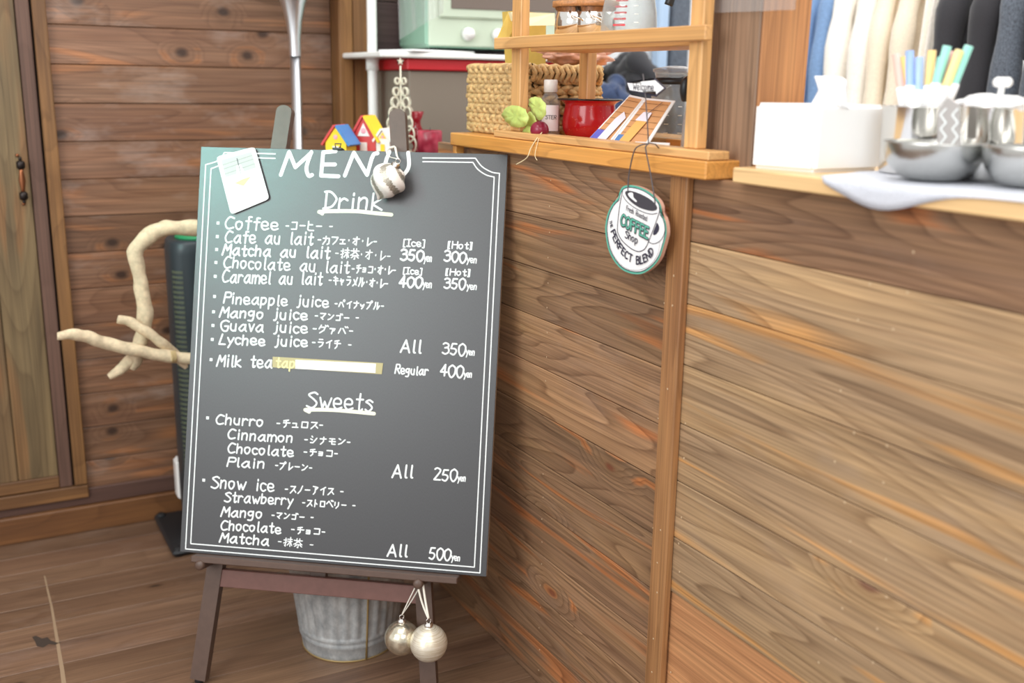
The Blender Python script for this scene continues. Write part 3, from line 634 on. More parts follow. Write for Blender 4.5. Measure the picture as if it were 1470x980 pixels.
# ================================================================== BAUBLES
def cap(b, c, r=.008, up=Vector((0, 0, 1))):
    lathe(b, [(0, 0), (r, 0), (r*1.05, .002), (r*.9, .007), (r*.55, .009), (0, .010)], 16, c, mod=lambda a, z: 1+.06*math.cos(12*a))
    tube(b, [Vector(c)+Vector((.0045*math.cos(q), 0, .0125+.0045*math.sin(q))) for q in [k*PI/6 for k in range(13)]], .0008, 6, False)
peg = BM @ Vector((PG[1].x, PG[1].y, .018))
dv = (CAM-peg).normalized()
for (px, py, rpx, m, lab) in ((577, 915, 25, 'silver', 'crackled champagne glass bauble, the further left of two hanging from the peg'), (615.5, 922.5, 27, 'silver2', 'pearly bauble with fine horizontal glitter lines hanging on the right easel peg')):
    k = 0.0 if m == 'silver2' else .030
    dp = (peg-CAM).dot(FWD) + k - .012
    d = ray(px, py); c = CAM + d*(dp/d.dot(FWD)); r = rpx*dp/FPX
    o = E0('bauble', lab, 'ornament', 'baubles hanging from the right easel peg', loc=c)
    b = NB(); sph(b, (0, 0, 0), r, 32); obj('glass_ball', b, m, o)
    b = NB(); cap(b, (0, 0, r-.002)); obj('cap', b, 'steel', o)
    tp_ = Vector((0, 0, r+.014)); pk = peg-c
    b = NB()
    for sx in (-.0035, .0035):
        tube(b, smoothp([tp_, (tp_+pk)/2+Vector((sx, 0, -.002)), pk+Vector((sx*1.4, -.004, .004)), pk+Vector((0, .002, .010))], 4), .0022, 6, flat=.35)
    obj('ribbon', b, 'ribbon', o)
# swirled glass drop over the U of MENU
c = BM @ bp(557, 259, .034); r = 25.5*(c-CAM).dot(FWD)/FPX
o = E0('swirl_bauble', 'white and silver swirled glass ornament hanging over the U of MENU', 'ornament', loc=c, rot=(.15, .50, -.5))
b = NB(); prof = [(0, .92), (.30, .90), (.62, .74), (.88, .44), (.98, .08), (.92, -.28), (.72, -.60), (.46, -.84), (.22, -1.06), (.08, -1.24), (.0, -1.30)]
P2 = smoothp([(p[0], p[1], 0) for p in prof], 4); lathe(b, [(max(0, p.x)*r, p.y*r) for p in P2], 54, mod=lambda a, z: 1+.07*math.cos(3*(a+z/r*.9*1.1)+z/r*3.4))
ob_ = obj('glass_drop', b, ['pearl', 'glitter'], o)
for f in ob_.data.polygons:
    q = f.center; a = math.atan2(q.y, q.x)
    if math.cos(3*(a+q.z/r*.9*1.1)+q.z/r*3.4) < -.35 : f.material_index = 1
b = NB(); cap(b, (0, 0, r*.88), .0085); obj('cap', b, 'steel', o)
b = NB(); ti = o.matrix_basis.inverted()
for px in (556, 568):
    tube(b, smoothp([(0, 0, r*.9+.016), ti @ (BM @ bp(px+2, 224, .012)), ti @ (BM @ bp(px, 214, .006)), ti @ (BM @ bp(567, 210.5, -.012))], 4), .0024, 6, flat=.35)
obj('ribbon', b, 'ribbon', o)

# ================================================================== BUCKET
bc = at(502, 938, 2, 0); bc = Vector((.660, 1.918, 0))
bk = E0('zinc_bucket', 'ribbed galvanised bucket standing on the floor behind the easel', 'bucket', loc=bc)
b = NB(); rb, rt, hb = .098, .124, .215
def bprof(z): return rb+(rt-rb)*z/hb
ou = [(rb-.003, 0), (rb, .002)] + [(bprof(z)+e, z) for z, e in ((.010, 0), (.030, 0), (.034, .0025), (.038, .0), (.044, .0), (.048, .0025), (.052, 0), (.058, 0), (.18, 0), (.185, .003), (.190, 0), (.205, 0), (.210, .0045), (.216, .0045), (.218, .001))]
ins = [(bprof(z)-.002, z) for z in (.214, .05, .01)] + [(0, .008)]
lathe(b, [(0, .001)]+ou+ins, 144, mod=lambda a, z: 1+(.022*math.cos(32*a) if .056 < z < .182 else 0))
obj('bucket_body', b, 'zinc', bk)
aa = math.atan2(-.9, .05)-.06
b = NB(); tube(b, [(math.cos(aa)*(bprof(z)+.0015), math.sin(aa)*(bprof(z)+.0015), z) for z in (.002, .06, .12, .18, .21)], .0022, 6); obj('seam', b, 'brass', bk)
b = NB(); tube(b, [(math.cos(2*PI*k/60)*rb, math.sin(2*PI*k/60)*rb, .002) for k in range(61)], .0018, 6, False); obj('base_ring', b, 'brass', bk)
b = NB(); e = Vector((math.cos(aa-.25)*(rt), math.sin(aa-.25)*rt, .185)); s_, t_ = Vector((-math.sin(aa-.25), math.cos(aa-.25), 0)), Vector((0, 0, 1))
tube(b, [e+s_*.014*math.cos(q)+t_*.010*math.sin(q)+Vector((0, -.004, 0)) for q in [k*PI/8 for k in range(17)]], .0022, 6, False); obj('handle_ear', b, 'zinc', bk)

# ================================================================== TOWER HEATER, DRIFTWOOD, LAMP
ht = E0('tower_heater', 'dark grey tower heater on a black base plate by the plank wall', 'heater', loc=(.536, 2.60, 0))
b = NB(); box(b, (0, 0, .010), (.27, .262, .014), .006); pl_ = obj('base_plate', b, 'blackp', ht)
for sx, sy in ((-.118, -.115), (-.118, .115), (.118, -.115), (.118, .115)):
    b = NB(); lathe(b, [(0, 0), (.011, 0), (.012, .020), (.008, .023), (0, .023)], 14, (sx, sy, 0)); obj('rubber_foot', b, 'rubber', pl_)
R_ = .082
def sup(a, hx_, hy_): return Vector((hx_*abs(math.cos(a))**.6*(1 if math.cos(a) > 0 else -1), hy_*abs(math.sin(a))**.6*(1 if math.sin(a) > 0 else -1), 0))
b = NB(); rings = []
for z, s in ((.017, .9), (.05, .95), (.10, 1), (.74, 1.0), (.765, .97), (.772, .9)):
    rings.append([b.verts.new(sup(2*PI*k/40, R_*s, R_*s*.9)+Vector((0, 0, z))) for k in range(40)])
for p, q in zip(rings, rings[1:]):
    for k in range(40): f = b.faces.new((p[k], p[(k+1) % 40], q[(k+1) % 40], q[k])); f.smooth = True
b.faces.new(rings[-1]); b.faces.new(rings[0][::-1]); obj('housing', b, 'heat', ht)
b = NB(); lathe(b, [(0, .772), (.06, .772), (.058, .779), (0, .780)], 24, (0, 0, 0)); obj('control_top', b, 'green', ht)
for nm_, a0_, a1_ in (('side_grille', 3.55, 4.12), ('front_grille', 4.50, 5.05)):
    b = NB()
    for i in range(44):
        z = .17+.0122*i; pr_ = []
        for k in range(7):
            s_p = sup(a0_+(a1_-a0_)*k/6, R_*1.0, R_*.9); o_p = s_p*1.012
            pr_.append([b.verts.new(o_p+Vector((0, 0, z))), b.verts.new(o_p+Vector((0, 0, z+.006))), b.verts.new(s_p*.99+Vector((0, 0, z+.006))), b.verts.new(s_p*.99+Vector((0, 0, z)))])
        for u_, v_ in zip(pr_, pr_[1:]):
            for m_ in range(4): b.faces.new((u_[m_], v_[m_], v_[(m_+1) % 4], u_[(m_+1) % 4]))
    setp(obj(nm_, b, 'slot', ht), kind='stuff')
b = NB(); tube(b, smoothp([(.01, -.02, .782), (.03, -.03, .800), (.06, .0, .79), (.05, .05, .79)], 5), .004, 8); tube(b, smoothp([(-.01, -.03, .782), (.01, -.05, .795), (.05, -.04, .785)], 5), .004, 8); obj('cable', b, 'blackp', ht)
b = NB(); p = at(262, 705, 1, 2.66); box(b, (p.x, 2.66, .135), (.03, .05, .11), .008); setp(obj('white_canister', b, 'whiteplastic'), 'white plastic box low behind the tower heater, mostly hidden by the board', 'box')
dw = E0('driftwood_branch', 'bleached forked driftwood branch tied with twine beside the tower heater', 'branch', loc=(.62, 2.36, 0))
def dpts(px, d0=2.40): return [at(x, y, 1, d0+dd)-dw.location for x, y, dd in px]
def limb(name, px, rad, k=10):
    P_ = dpts(px); b = NB(); SP = smoothp(P_, k); n = len(SP); rr = []
    for i in range(n):
        t = i/(n-1)*(len(rad)-1); j = min(int(t), len(rad)-2); rr.append(1.32*(rad[j]*(1-(t-j))+rad[j+1]*(t-j))*(1+.04*math.sin(i*.5+len(px))+.03*(random.random()-.5)))
    tube(b, SP, rr, 18); roughen(b, .0030, 38, len(px)); return obj(name, b, 'drift', dw)
trunk = dpts([(440, 812, .0), (420, 700, .0), (400, 560, 0), (385, 430, 0), (345, 340, 0), (285, 328, 0)])
trunk[0].z = 0.004
b = NB(); SP = smoothp(trunk, 5); tube(b, SP, .016, 12); obj('stem', b, 'drift', dw)
limb('limb', [(290, 327, 0), (262, 327, 0), (235, 328, 0), (214, 338, 0), (195, 360, 0), (199, 392, 0), (205, 425, 0), (208, 455, 0), (203, 485, 0), (195, 512, 0), (187, 528, 0)], [.0130, .0125, .0130, .0140, .0125, .0115, .012, .0125, .012, .013, .011])
limb('limb', [(196, 512, 0), (184, 520, -.005), (172, 531, -.01), (156, 541, -.01)], [.011, .010, .009, .005])
limb('limb', [(82, 482, -.05), (100, 480, -.05), (122, 482, -.045), (150, 492, -.04), (195, 503, -.035), (240, 511, -.03), (290, 517, -.03)], [.0055, .009, .0105, .0100, .0105, .0105, .0115])
limb('limb', [(169, 458, -.02), (185, 461, -.02), (208, 474, -.022), (232, 492, -.02), (252, 510, -.0), (268, 528, .0)], [.0065, .0080, .0085, .0085, .009, .005])
for px, py in ((196, 503), (249, 512)):
    b = NB(); c = at(px, py, 1, 2.365)-dw.location
    for k in range(3): tube(b, [c+Vector(((k-1)*.004, math.cos(q)*.0125+.002, math.sin(q)*.0125)) for q in [j*PI/6 for j in range(13)]], .0018, 6, False)
    obj('twine_binding', b, 'twine', dw)
lp = E0('floor_lamp', 'slim silver floor lamp with flared trumpet head behind the easel', 'lamp', loc=(.797, 2.62, 0))
b = NB(); lathe(b, [(0, 0), (.11, 0), (.112, .006), (.10, .014), (.02, .022), (0, .024)], 40); obj('base', b, 'satin', lp)
b = NB(); lathe(b, [(.0125, .02), (.0125, 1.208), (0, 1.208)], 24); obj('pole', b, 'satin', lp)
b = NB(); lathe(b, [(.0140, 1.205), (.0140, 1.214), (.0150, 1.25), (.020, 1.290), (.030, 1.33), (.045, 1.37), (.075, 1.42), (.12, 1.465), (.118, 1.466), (.072, 1.425), (.03, 1.36), (0, 1.35)], 40); obj('lamp_shade', b, 'satin', lp)
# ================================================================== SIDE TABLE WITH FIGURES (behind the board)
TZ = .985
tb = E0('side_table', 'narrow dark wooden side table holding toy houses and candle, hidden behind the board', 'table', loc=(1.0, 2.26, 0))
def tch(name, m, x0, x1, y0, y1, z0, z1, **k):
    o = boxobj(name, m, x0, x1, y0, y1, z0, z1, .002, **k); o.parent = tb; o.location -= tb.location
tch('table_top', 'purple', .735, 1.20, 2.14, 2.40, TZ-.018, TZ)
for x in (.76, 1.17):
    for y_ in (2.17, 2.37): tch('leg', 'purple', x-.012, x+.012, y_-.012, y_+.012, 0, TZ-.019)
def house(px0, px1, zt, zt2, wall, rf, rf2, lab, Y=2.26, dz=.05, gable='toywhite', win='toypink'):
    x0, x1 = at(px0, 212, 1, Y).x, at(px1, 212, 1, Y).x; w = (x1-x0); xc = (x0+x1)/2
    o = E0('toy_house', lab, 'toy', 'painted toy houses on the side table', loc=(xc, Y, TZ), rot=(0, 0, -.8))
    zw = zt2-TZ; zr = zt-TZ; b = NB(); poly(b, [(-w/2, -dz/2, .0), (w/2, -dz/2, 0), (w/2, -dz/2, zw), (0, -dz/2, zr), (-w/2, -dz/2, zw)], dz, (0, -1, 0)); obj('house_wall', b, wall, o)
    for sx, mm in ((-1, rf), (1, rf2)):
        b = NB(); L = math.hypot(w/2, zr-zw)*1.25; a = math.atan2(zr-zw, w/2); d = Vector((sx*math.cos(a), 0, -math.sin(a))); n = Vector((sx*math.sin(a), 0, math.cos(a)))
        p0 = Vector((0, 0, zr+.001)); q = [p0+Vector((0, -dz/2-.004, 0)), p0+d*L+Vector((0, -dz/2-.004, 0)), p0+d*L+n*.005+Vector((0, -dz/2-.004, 0)), p0+n*.005+Vector((0, -dz/2-.004, 0))]
        poly(b, q, dz+.008, (0, -1, 0)); obj('roof_side', b, mm, o)
    b = NB(); s = .52; poly(b, [(-w/2*s, -dz/2-.001, zw+.004), (w/2*s, -dz/2-.001, zw+.004), (0, -dz/2-.001, zw+.004+(zr-zw)*s*1.2)], .001, (0, -1, 0)); g = obj('gable', b, gable, o)
    b = NB(); sph(b, (0, -dz/2-.001, zw+(zr-zw)*.34), w*.11, 12, (1, .15, 1)); obj('window', b, win, g)
    b = NB(); box(b, (0, -dz/2-.001, zw*.4), (w*.3, .002, zw*.7), .0005); obj('house_door', b, 'toywhite' if wall != 'toywhite' else 'toyyellow', o)
    return o
house(474, 505, 1.050, 1.016, 'toyyellow', 'toyred', 'toyblue', 'small yellow toy house with red and blue roof peeping over the board', gable='toyyellow')
house(512, 546, 1.070, 1.024, 'toyred', 'toyred', 'toyyellow', 'red toy house with white gable and yellow roof side beside floor lamp', Y=2.28)
house(546, 566, 1.042, 1.020, 'toywhite', 'toywhite', 'toywhite', 'white toy house standing between the red toy house and easel top', Y=2.25, gable='toyyellow')
# filigree tree: trunk line with paired scrolls
tc_ = at(576, 210, 1, 2.35); tr = E0('filigree_tree', 'cream scrollwork tree figure with a star behind the easel top', 'ornament', loc=(tc_.x, 2.35, TZ))
zt = at(576, 88, 1, 2.35).z-TZ
b = NB(); tube(b, [(0, 0, 0), (0, 0, zt-.01)], .0022, 8); lathe(b, [(0, 0), (.03, 0), (.03, .004), (0, .005)], 20); obj('tree_stem', b, 'tree', tr)
for side in range(4):
    ca, sa = math.cos(side*PI/2+.3), math.sin(side*PI/2+.3); b = NB()
    for i in range(7):
        z = .014+i*(zt-.05)/6.6; r = .050*(1-i/8.6)+.002; q = []
        for k in range(22):
            t = k/21*2.3*PI; rr = r*.48*(1-.28*k/21); u = r*.62+rr*math.cos(t+PI); q.append((u*ca, u*sa, z+.006+rr*math.sin(t+PI)*.95))
        tube(b, q, .0020, 6)
    obj('scroll_row', b, 'tree', tr)
b = NB(); st = [(.009 if k % 2 == 0 else .004) for k in range(10)]; poly(b, [(st[k]*math.sin(k*PI/5), 0, zt+st[k]*math.cos(k*PI/5)) for k in range(10)], .002, (0, -1, 0)); obj('star', b, 'tree', tr)
c = at(617, 212, 1, 2.22); z1 = at(617, 187, 1, 2.22).z; b = NB(); r = 17.2*2.0/FPX*1.22
lathe(b, [(0, 0), (r, 0), (r, z1-TZ-.002), (r-.002, z1-TZ), (r-.006, z1-TZ-.002), (0, z1-TZ-.004)], 36); cn = obj('pillar_candle', b, 'candle', loc=(c.x, 2.22, TZ)); setp(cn, 'mottled crimson pillar candle beside the woven basket', 'candle')
b = NB(); tube(b, [(0, 0, z1-TZ-.004), (.001, 0, z1-TZ+.006)], .0008, 6); obj('wick', b, 'blackp', cn)
c = at(597, 212, 1, 2.33); z1 = at(600, 160, 1, 2.33).z-TZ; b = NB()
lathe(b, [(0, 0), (.014, 0), (.012, .006), (.008, .014), (.018, .030), (.020, z1*.45), (.009, z1*.66), (.009, z1*.78), (.017, z1), (.0155, z1), (.007, z1*.76), (.007, z1*.66), (.018, z1*.45), (0, .016)], 28)
setp(obj('vase', b, 'redglass', loc=(c.x+.003, 2.33, TZ)), 'small ruby glass vase behind the crimson candle', 'vase')

# ================================================================== TOASTER STATION
cb_ = E0('drawer_cabinet', 'grey brown cabinet with a red drawer band under the white shelf', 'cabinet', loc=(1.25, 2.55, 0))
def cch(name, m, *a, **k):
    o = boxobj(name, m, *a, **k); o.parent = cb_; o.location -= cb_.location
cch('cabinet_body', 'cabinet', 1.03, 1.55, 2.45, 2.70, 0, 1.175, .003); cch('red_drawer', 'redband', 1.022, 1.56, 2.44, 2.70, 1.176, 1.203, .003)
b = NB(); boxb(b, .945, 1.56, 2.42, 2.70, 1.2045, 1.2175, .003); setp(obj('white_shelf', b, 'whiteplastic'), 'white shelf board under the mint toaster oven', 'shelf')
b = NB(); box(b, (0, 0, 0), (.20, .14, .006), .002); setp(obj('folded_paper', b, 'white', loc=(1.10, 2.50, 1.2215), rot=(0, 0, .25)), 'folded white cloth under the corner of the mint oven', 'cloth')
b = NB(); px_ = at(534, 50, 1, 2.60).x; tube(b, [(px_, 2.60, 0), (px_, 2.60, 2.2)], .0125, 20); wp = obj('support_pole', b, 'whiteplastic'); setp(wp, 'white upright pole by the corner post left of the white shelf', 'pole')
b = NB(); lathe(b, [(.0127, -.016), (.0165, -.015), (.0165, .015), (.0127, .016)], 20); obj('clamp_ring', b, 'whiteplastic', wp, loc=(px_, 2.60, at(534, 92, 1, 2.60).z))
tn_ = E0('toaster_oven', 'mint green toaster oven with dark window on the white shelf', 'oven', loc=(1.30, 2.56, 1.2175), rot=(0, 0, -.12))
zb = .014
b = NB(); boxb(b, -.205, .24, -.12, .13, zb, .26, .010); obj('oven_body', b, 'mint', tn_)
b = NB(); boxb(b, -.200, .235, -.128, -.121, zb+.004, .245, .003); fp = obj('front_panel', b, 'cream2', tn_)
b = NB(); boxb(b, -.175, .21, -.136, -.1285, .085, .235, .004); dr = obj('oven_door', b, 'cream2', tn_)
b = NB(); boxb(b, -.145, .18, -.1385, -.1362, .107, .215, .001); obj('oven_window', b, 'window', dr)
for xx in (-.10, -.02):
    b = NB(); tube(b, [(xx, -.129, .048), (xx, -.150, .048)], [.017, .014], 20); obj('knob', b, 'whiteplastic', tn_)
b = NB(); boxb(b, .01, .045, -.1335, -.1285, .04, .058, .001); obj('badge', b, 'satin', tn_)
for sx in (-.18, .21):
    for sy in (-.10, .11): b = NB(); lathe(b, [(0, 0), (.012, 0), (.010, zb), (0, zb)], 12, (sx, sy, 0)); obj('foot', b, 'rubber', tn_)
def film(name, pts4, lab, m='plasticfilm', amp=.006, cat='plastic sheet'):
    P4 = [Vector(p) for p in pts4]; n = (P4[1]-P4[0]).cross(P4[3]-P4[0]).normalized(); vs = []; fc = []; nu, nv = 24, 14
    for j in range(nv+1):
        for i in range(nu+1):
            s, t = i/nu, j/nv; p = P4[0].lerp(P4[1], s).lerp(P4[3].lerp(P4[2], s), t); vs.append(p + n*amp*(math.sin(9*s+3*t)+.6*math.sin(23*s-8*t)+.4*math.sin(14*t+5*s)))
    for j in range(nv):
        for i in range(nu): a = j*(nu+1)+i; fc.append((a, a+1, a+nu+2, a+nu+1))
    o = obj(name, (vs, [], fc), m, smooth=True); return setp(o, lab, cat)
film('plastic_sheet', [at(562, 0, 1, 2.32)+Vector((0, 0, .5)), at(640, 0, 1, 2.32)+Vector((0, 0, .5)), at(636, 18, 1, 2.32), at(573, 57, 1, 2.32)], 'clear plastic sheet hanging in front of the mint oven')
film('plastic_curtain', [(.952, 1.19, 1.8), (.952, 1.01, 1.8), (.952, 1.03, at(1035, 22, 0, .952).z), (.952, 1.19, at(1005, 20, 0, .952).z)], 'crinkled clear plastic curtain edge over the brown post', amp=.002)

# ================================================================== BASKET
X0, X1, Y0, Y1 = .954, 1.140, 1.742, 1.972
bs = E0('woven_basket', 'braided straw basket on the ledge behind the left rack post', 'basket', loc=((X0+X1)/2, (Y0+Y1)/2, 1.0525))
hxs, hys = (X1-X0)/2, (Y1-Y0)/2; H_ = .132; NR = 7
def rpath(t, r=.022):
    # rounded rectangle, t in 0..1
    Pn = [(-hxs+r, -hys), (hxs-r, -hys), (hxs, -hys+r), (hxs, hys-r), (hxs-r, hys), (-hxs+r, hys), (-hxs, hys-r), (-hxs, -hys+r)]
    L = [0]; 
    for i in range(8): a, c = Vector(Pn[i]), Vector(Pn[(i+1) % 8]); L.append(L[-1]+(c-a).length)
    s = (t % 1)*L[-1]
    for i in range(8):
        if s <= L[i+1]+1e-9: a, c = Vector(Pn[i]), Vector(Pn[(i+1) % 8]); f = (s-L[i])/(L[i+1]-L[i]); p = a.lerp(c, f); d = (c-a).normalized(); return p, Vector((d.y, -d.x)), L[-1]
PER = rpath(0)[2]
b = NB(); boxb(b, -hxs+.008, hxs-.008, -hys+.008, hys-.008, .002, .012); boxb(b, -hxs+.006, -hxs+.009, -hys+.01, hys-.01, .012, H_-.01); boxb(b, hxs-.009, hxs-.006, -hys+.01, hys-.01, .012, H_-.01); boxb(b, -hxs+.01, hxs-.01, -hys+.006, -hys+.009, .012, H_-.01); boxb(b, -hxs+.01, hxs-.01, hys-.009, hys-.006, .012, H_-.01)
obj('lining', b, 'braid', bs, tint=.7)
for row in range(NR):
    zc = .0100+row*(H_-.020)/(NR-1); b = NB(); ncy = int(PER/.078); n = ncy*16
    for k in range(3):
        q = []; off = random.random()*.6
        for i in range(n+1):
            t = i/n; p, nn, _ = rpath(t); ph = 2*PI*ncy*t + k*2*PI/3 + row*1.3
            q.append((p.x+nn.x*(.0050*math.sin(2*ph)), p.y+nn.y*(.0050*math.sin(2*ph)), zc+.0052*math.sin(ph)))
        tube(b, q, [.0062*(1+.10*math.sin(i*1.7+k)) for i in range(n+1)], 6, False)
    obj('braid_row', b, 'braid', bs)
b = NB()                                                    # crossed weave panel at the end face
for i in range(13):
    x = -hxs+.02+i*(2*hxs-.04)/12; tube(b, [(x, -hys-.008, .100), (x+.006, -hys-.010, .115), (x, -hys-.006, .128)], .0045, 6)
obj('rim_binding', b, 'braid', bs)
# wrapping and bags standing in / behind the basket
def blob(name, c, s, m, lab, cat, amp=.18, seed=1, n=26, tint=None):
    b = NB(); r_ = bmesh.ops.create_icosphere(b, subdivisions=4, radius=1)
    from mathutils import noise
    for v in b.verts:
        d = 1+amp*noise.noise(v.co*1.7+Vector((seed, 0, 0)))+amp*.7*noise.noise(v.co*4+Vector((0, seed, 0)))
        v.co = Vector((v.co.x*s[0], v.co.y*s[1], v.co.z*s[2]))*d
    for f in b.faces: f.smooth = True
    o = obj(name, b, m, loc=c); return setp(o, lab, cat)
c = at(822, 84, 1, 1.83); blob('wrapped_loaf', (c.x-.012, 1.80, 1.2045), (.080, .045, .019), 'pinkbag', 'pink and orange wrapped packet lying on top of the basket', 'packet', .35, 3)
yb = E0('paper_bag', 'yellow paper bag with cream flap standing in the woven basket', 'bag', loc=(0, 0, 0))
Yg = 1.875; g = lambda x, y, dy=0: at(x, y, 1, Yg+dy)
b = NB(); poly(b, [g(731, 16), g(752, 16), g(784, 20), g(783, 150), g(745, 150), g(736, 100)], .03, (0, -1, 0)); obj('bag_body', b, 'yellowbag', yb)
b = NB(); poly(b, [g(731, 16, -.006), g(711, 64, -.02), g(726, 62, -.02), g(738, 40, -.01)], .004, (0, -1, 0)); obj('bag_side', b, 'yellowbag', yb, tint=.8)
b = NB(); poly(b, [g(733, 17, -.03), g(796, 19, -.03), g(800, 36, -.035), g(757, 37, -.035), g(737, 30, -.03)], .01, (0, -1, 0)); obj('bag_flap', b, 'bagcream', yb)

# ================================================================== THINGS ON THE LEDGE
LZ = 1.0520
def hitz(x, y, z): return at(x, y, 2, z)
# radish with leaves
c = at(775, 187, 0, .945); R1 = 13.2*(c-CAM).dot(FWD)/FPX; c = Vector((.952, c.y, LZ+.012+R1))
c = at(774.5, 186.5, 0, .926); rd = E0('radish', 'crimson radish with pale green leaves and a long root on the ledge', 'radish', loc=c)
b = NB(); sph(b, (0, 0, 0), R1, 28, (1, 1, .95)); obj('radish_root', b, 'radish', rd)
b = NB(); q = [at(x, y, 0, xx)-c for x, y, xx in ((778, 190, .921), (770, 200, .902), (762, 213, .895), (758, 224, .89), (752, 230, .89), (741, 236, .888))]
tube(b, smoothp(q, 4), [.0016, .0013, .0011, .001, .0009, .0008]*5 if False else .0011, 6); obj('taproot', b, 'root', rd)
b = NB(); q = [at(x, y, 0, xx)-c for x, y, xx in ((778, 190, .921), (773, 201, .902), (768, 222, .893), (771, 230, .892))]
tube(b, smoothp(q, 4), .0007, 6); obj('rootlet', b, 'root', rd)
def leaf(px, mid, dx=.0):
    out = [at(x, y, 0, .916+dx) - c for x, y in px]; n = len(out); ctr = sum(out, Vector())/n; b = NB(); cv = b.verts.new(ctr+Vector((.001, 0, 0)))
    O = smoothp(out, 3, closed=True); vs = [b.verts.new(p+Vector((.0012*math.sin(i*1.9), 0, .0005*math.sin(i*2.7)))) for i, p in enumerate(O)]
    ms = [b.verts.new(p.co.lerp(cv.co, .5)+Vector((-.0008*math.cos(i*1.3)-.002, 0, 0))) for i, p in enumerate(vs)]
    for i in range(len(vs)):
        j = (i+1) % len(vs); b.faces.new((vs[i], vs[j], ms[j], ms[i])); b.faces.new((ms[i], ms[j], cv))
    o = obj('leaf', b, 'leaf', rd, smooth=True); sm = o.modifiers.new('t', 'SOLIDIFY'); sm.thickness = .001; return o
leaf([(757, 178), (748, 183), (735, 181), (727, 174), (721, 166), (724, 158), (732, 152), (744, 152), (754, 157), (759, 168)], 0)
leaf([(771, 170), (764, 160), (760, 150), (761, 142), (769, 139), (778, 142), (784, 152), (783, 165), (777, 172)], 0, -.004)
leaf([(760, 186), (754, 178), (757, 164), (763, 160), (770, 172), (772, 180)], 0, .020)
leaf([(752, 196), (752, 186), (758, 180), (764, 186), (761, 196)], 0, .010)
# bottle with white cap
c = at(789, 190, 0, .992); c.z = LZ; sc_ = (c-CAM).dot(FWD)/FPX
bo = E0('bottle', 'small clear bottle with white cap and pale label beside the red pot', 'bottle', loc=c)
hb_ = at(789, 132, 0, c.x).z-LZ; r = 14.5*sc_
b = NB(); lathe(b, [(0, 0), (r*.95, 0), (r, .004), (r, hb_*.72), (r*.8, hb_*.88), (r*.55, hb_), (0, hb_)], 28); obj('bottle_body', b, 'glass', bo)
b = NB(); lathe(b, [(0, .002), (r*.9, .002), (r*.9, hb_*.66), (0, hb_*.66)], 24); M['bottlefill'] = glass('pale peach liquid', (1, .86, .76), .8, .1); obj('contents', b, 'bottlefill', bo)
b = NB(); lathe(b, [(0, hb_), (.0125, hb_), (.0125, hb_+.020), (.0115, hb_+.022), (0, hb_+.022)], 24); obj('cap', b, 'whiteplastic', bo)
vw = math.atan2(CAM.y-c.y, CAM.x-c.x); M['label'] = mat('pale bottle label', (226, 218, 222), .5)
b = NB(); pr = []
for k in range(13):
    a = vw-.9+k*.15; pr.append([b.verts.new((math.cos(a)*(r+.0006), math.sin(a)*(r+.0006), z)) for z in (hb_*.16, hb_*.72)])
for p, q in zip(pr, pr[1:]): b.faces.new((p[0], q[0], q[1], p[1]))
lb = obj('bottle_label', b, 'label', bo)
b = NB(); s_ = Vector((-math.sin(vw), math.cos(vw), 0)); n_ = Vector((math.cos(vw), math.sin(vw), 0)); p0 = n_*(r+.0012)+Vector((0, 0, hb_*.42))
write(b, 'STER', p0-s_*r*.45, p0+s_*r*.62, (0, 0, 1), .0065, .0009, n_, 0, 0); obj('lettering', b, 'charcoal', lb)
# enamel pot
c = hitz(845, 198, LZ+.001); c.z = LZ+.0002; D = (c-CAM).dot(FWD); R1 = 46.5*D/FPX
pt = E0('enamel_pot', 'red speckled enamel pot with black rim on the ledge', 'pot', loc=(c.x+.002, c.y+.002, LZ)); hp = 55*D/FPX; Rb = 39*D/FPX
b = NB(); pf = smoothp([(Rb*.62, 0, 0), (Rb*.85, .004, 0), (Rb*.99, hp*.25, 0), (Rb*1.0, hp*.48, 0), (Rb*.94, hp*.75, 0), (Rb*.93, hp*.88, 0), (R1*.93, hp*.97, 0)], 4)
lathe(b, [(0, 0)]+[(p.x, p.y) for p in pf]+[(R1*.90, hp*.97), (Rb*.90, hp*.86), (Rb*.95, hp*.4), (Rb*.7, .006), (0, .005)], 56); obj('pot_body', b, 'red', pt)
b = NB(); lathe(b, [(R1*.90, hp*.965), (R1*.97, hp*.985), (R1, hp*.975), (R1*1.01, hp), (R1*.97, hp*1.015), (R1*.90, hp*.99), (R1*.9, hp*.965)], 56); obj('pot_rim', b, 'rim', pt)
b = NB(); a0 = vw-.45; tube(b, smoothp([(math.cos(a0)*Rb*.98, math.sin(a0)*Rb*.98, hp*.8), (math.cos(a0)*Rb*1.25, math.sin(a0)*Rb*1.25, hp*.78), (math.cos(a0)*Rb*1.3, math.sin(a0)*Rb*1.3, hp*.6), (math.cos(a0)*Rb*.99, math.sin(a0)*Rb*.99, hp*.5)], 4), .004, 8)
b.free()
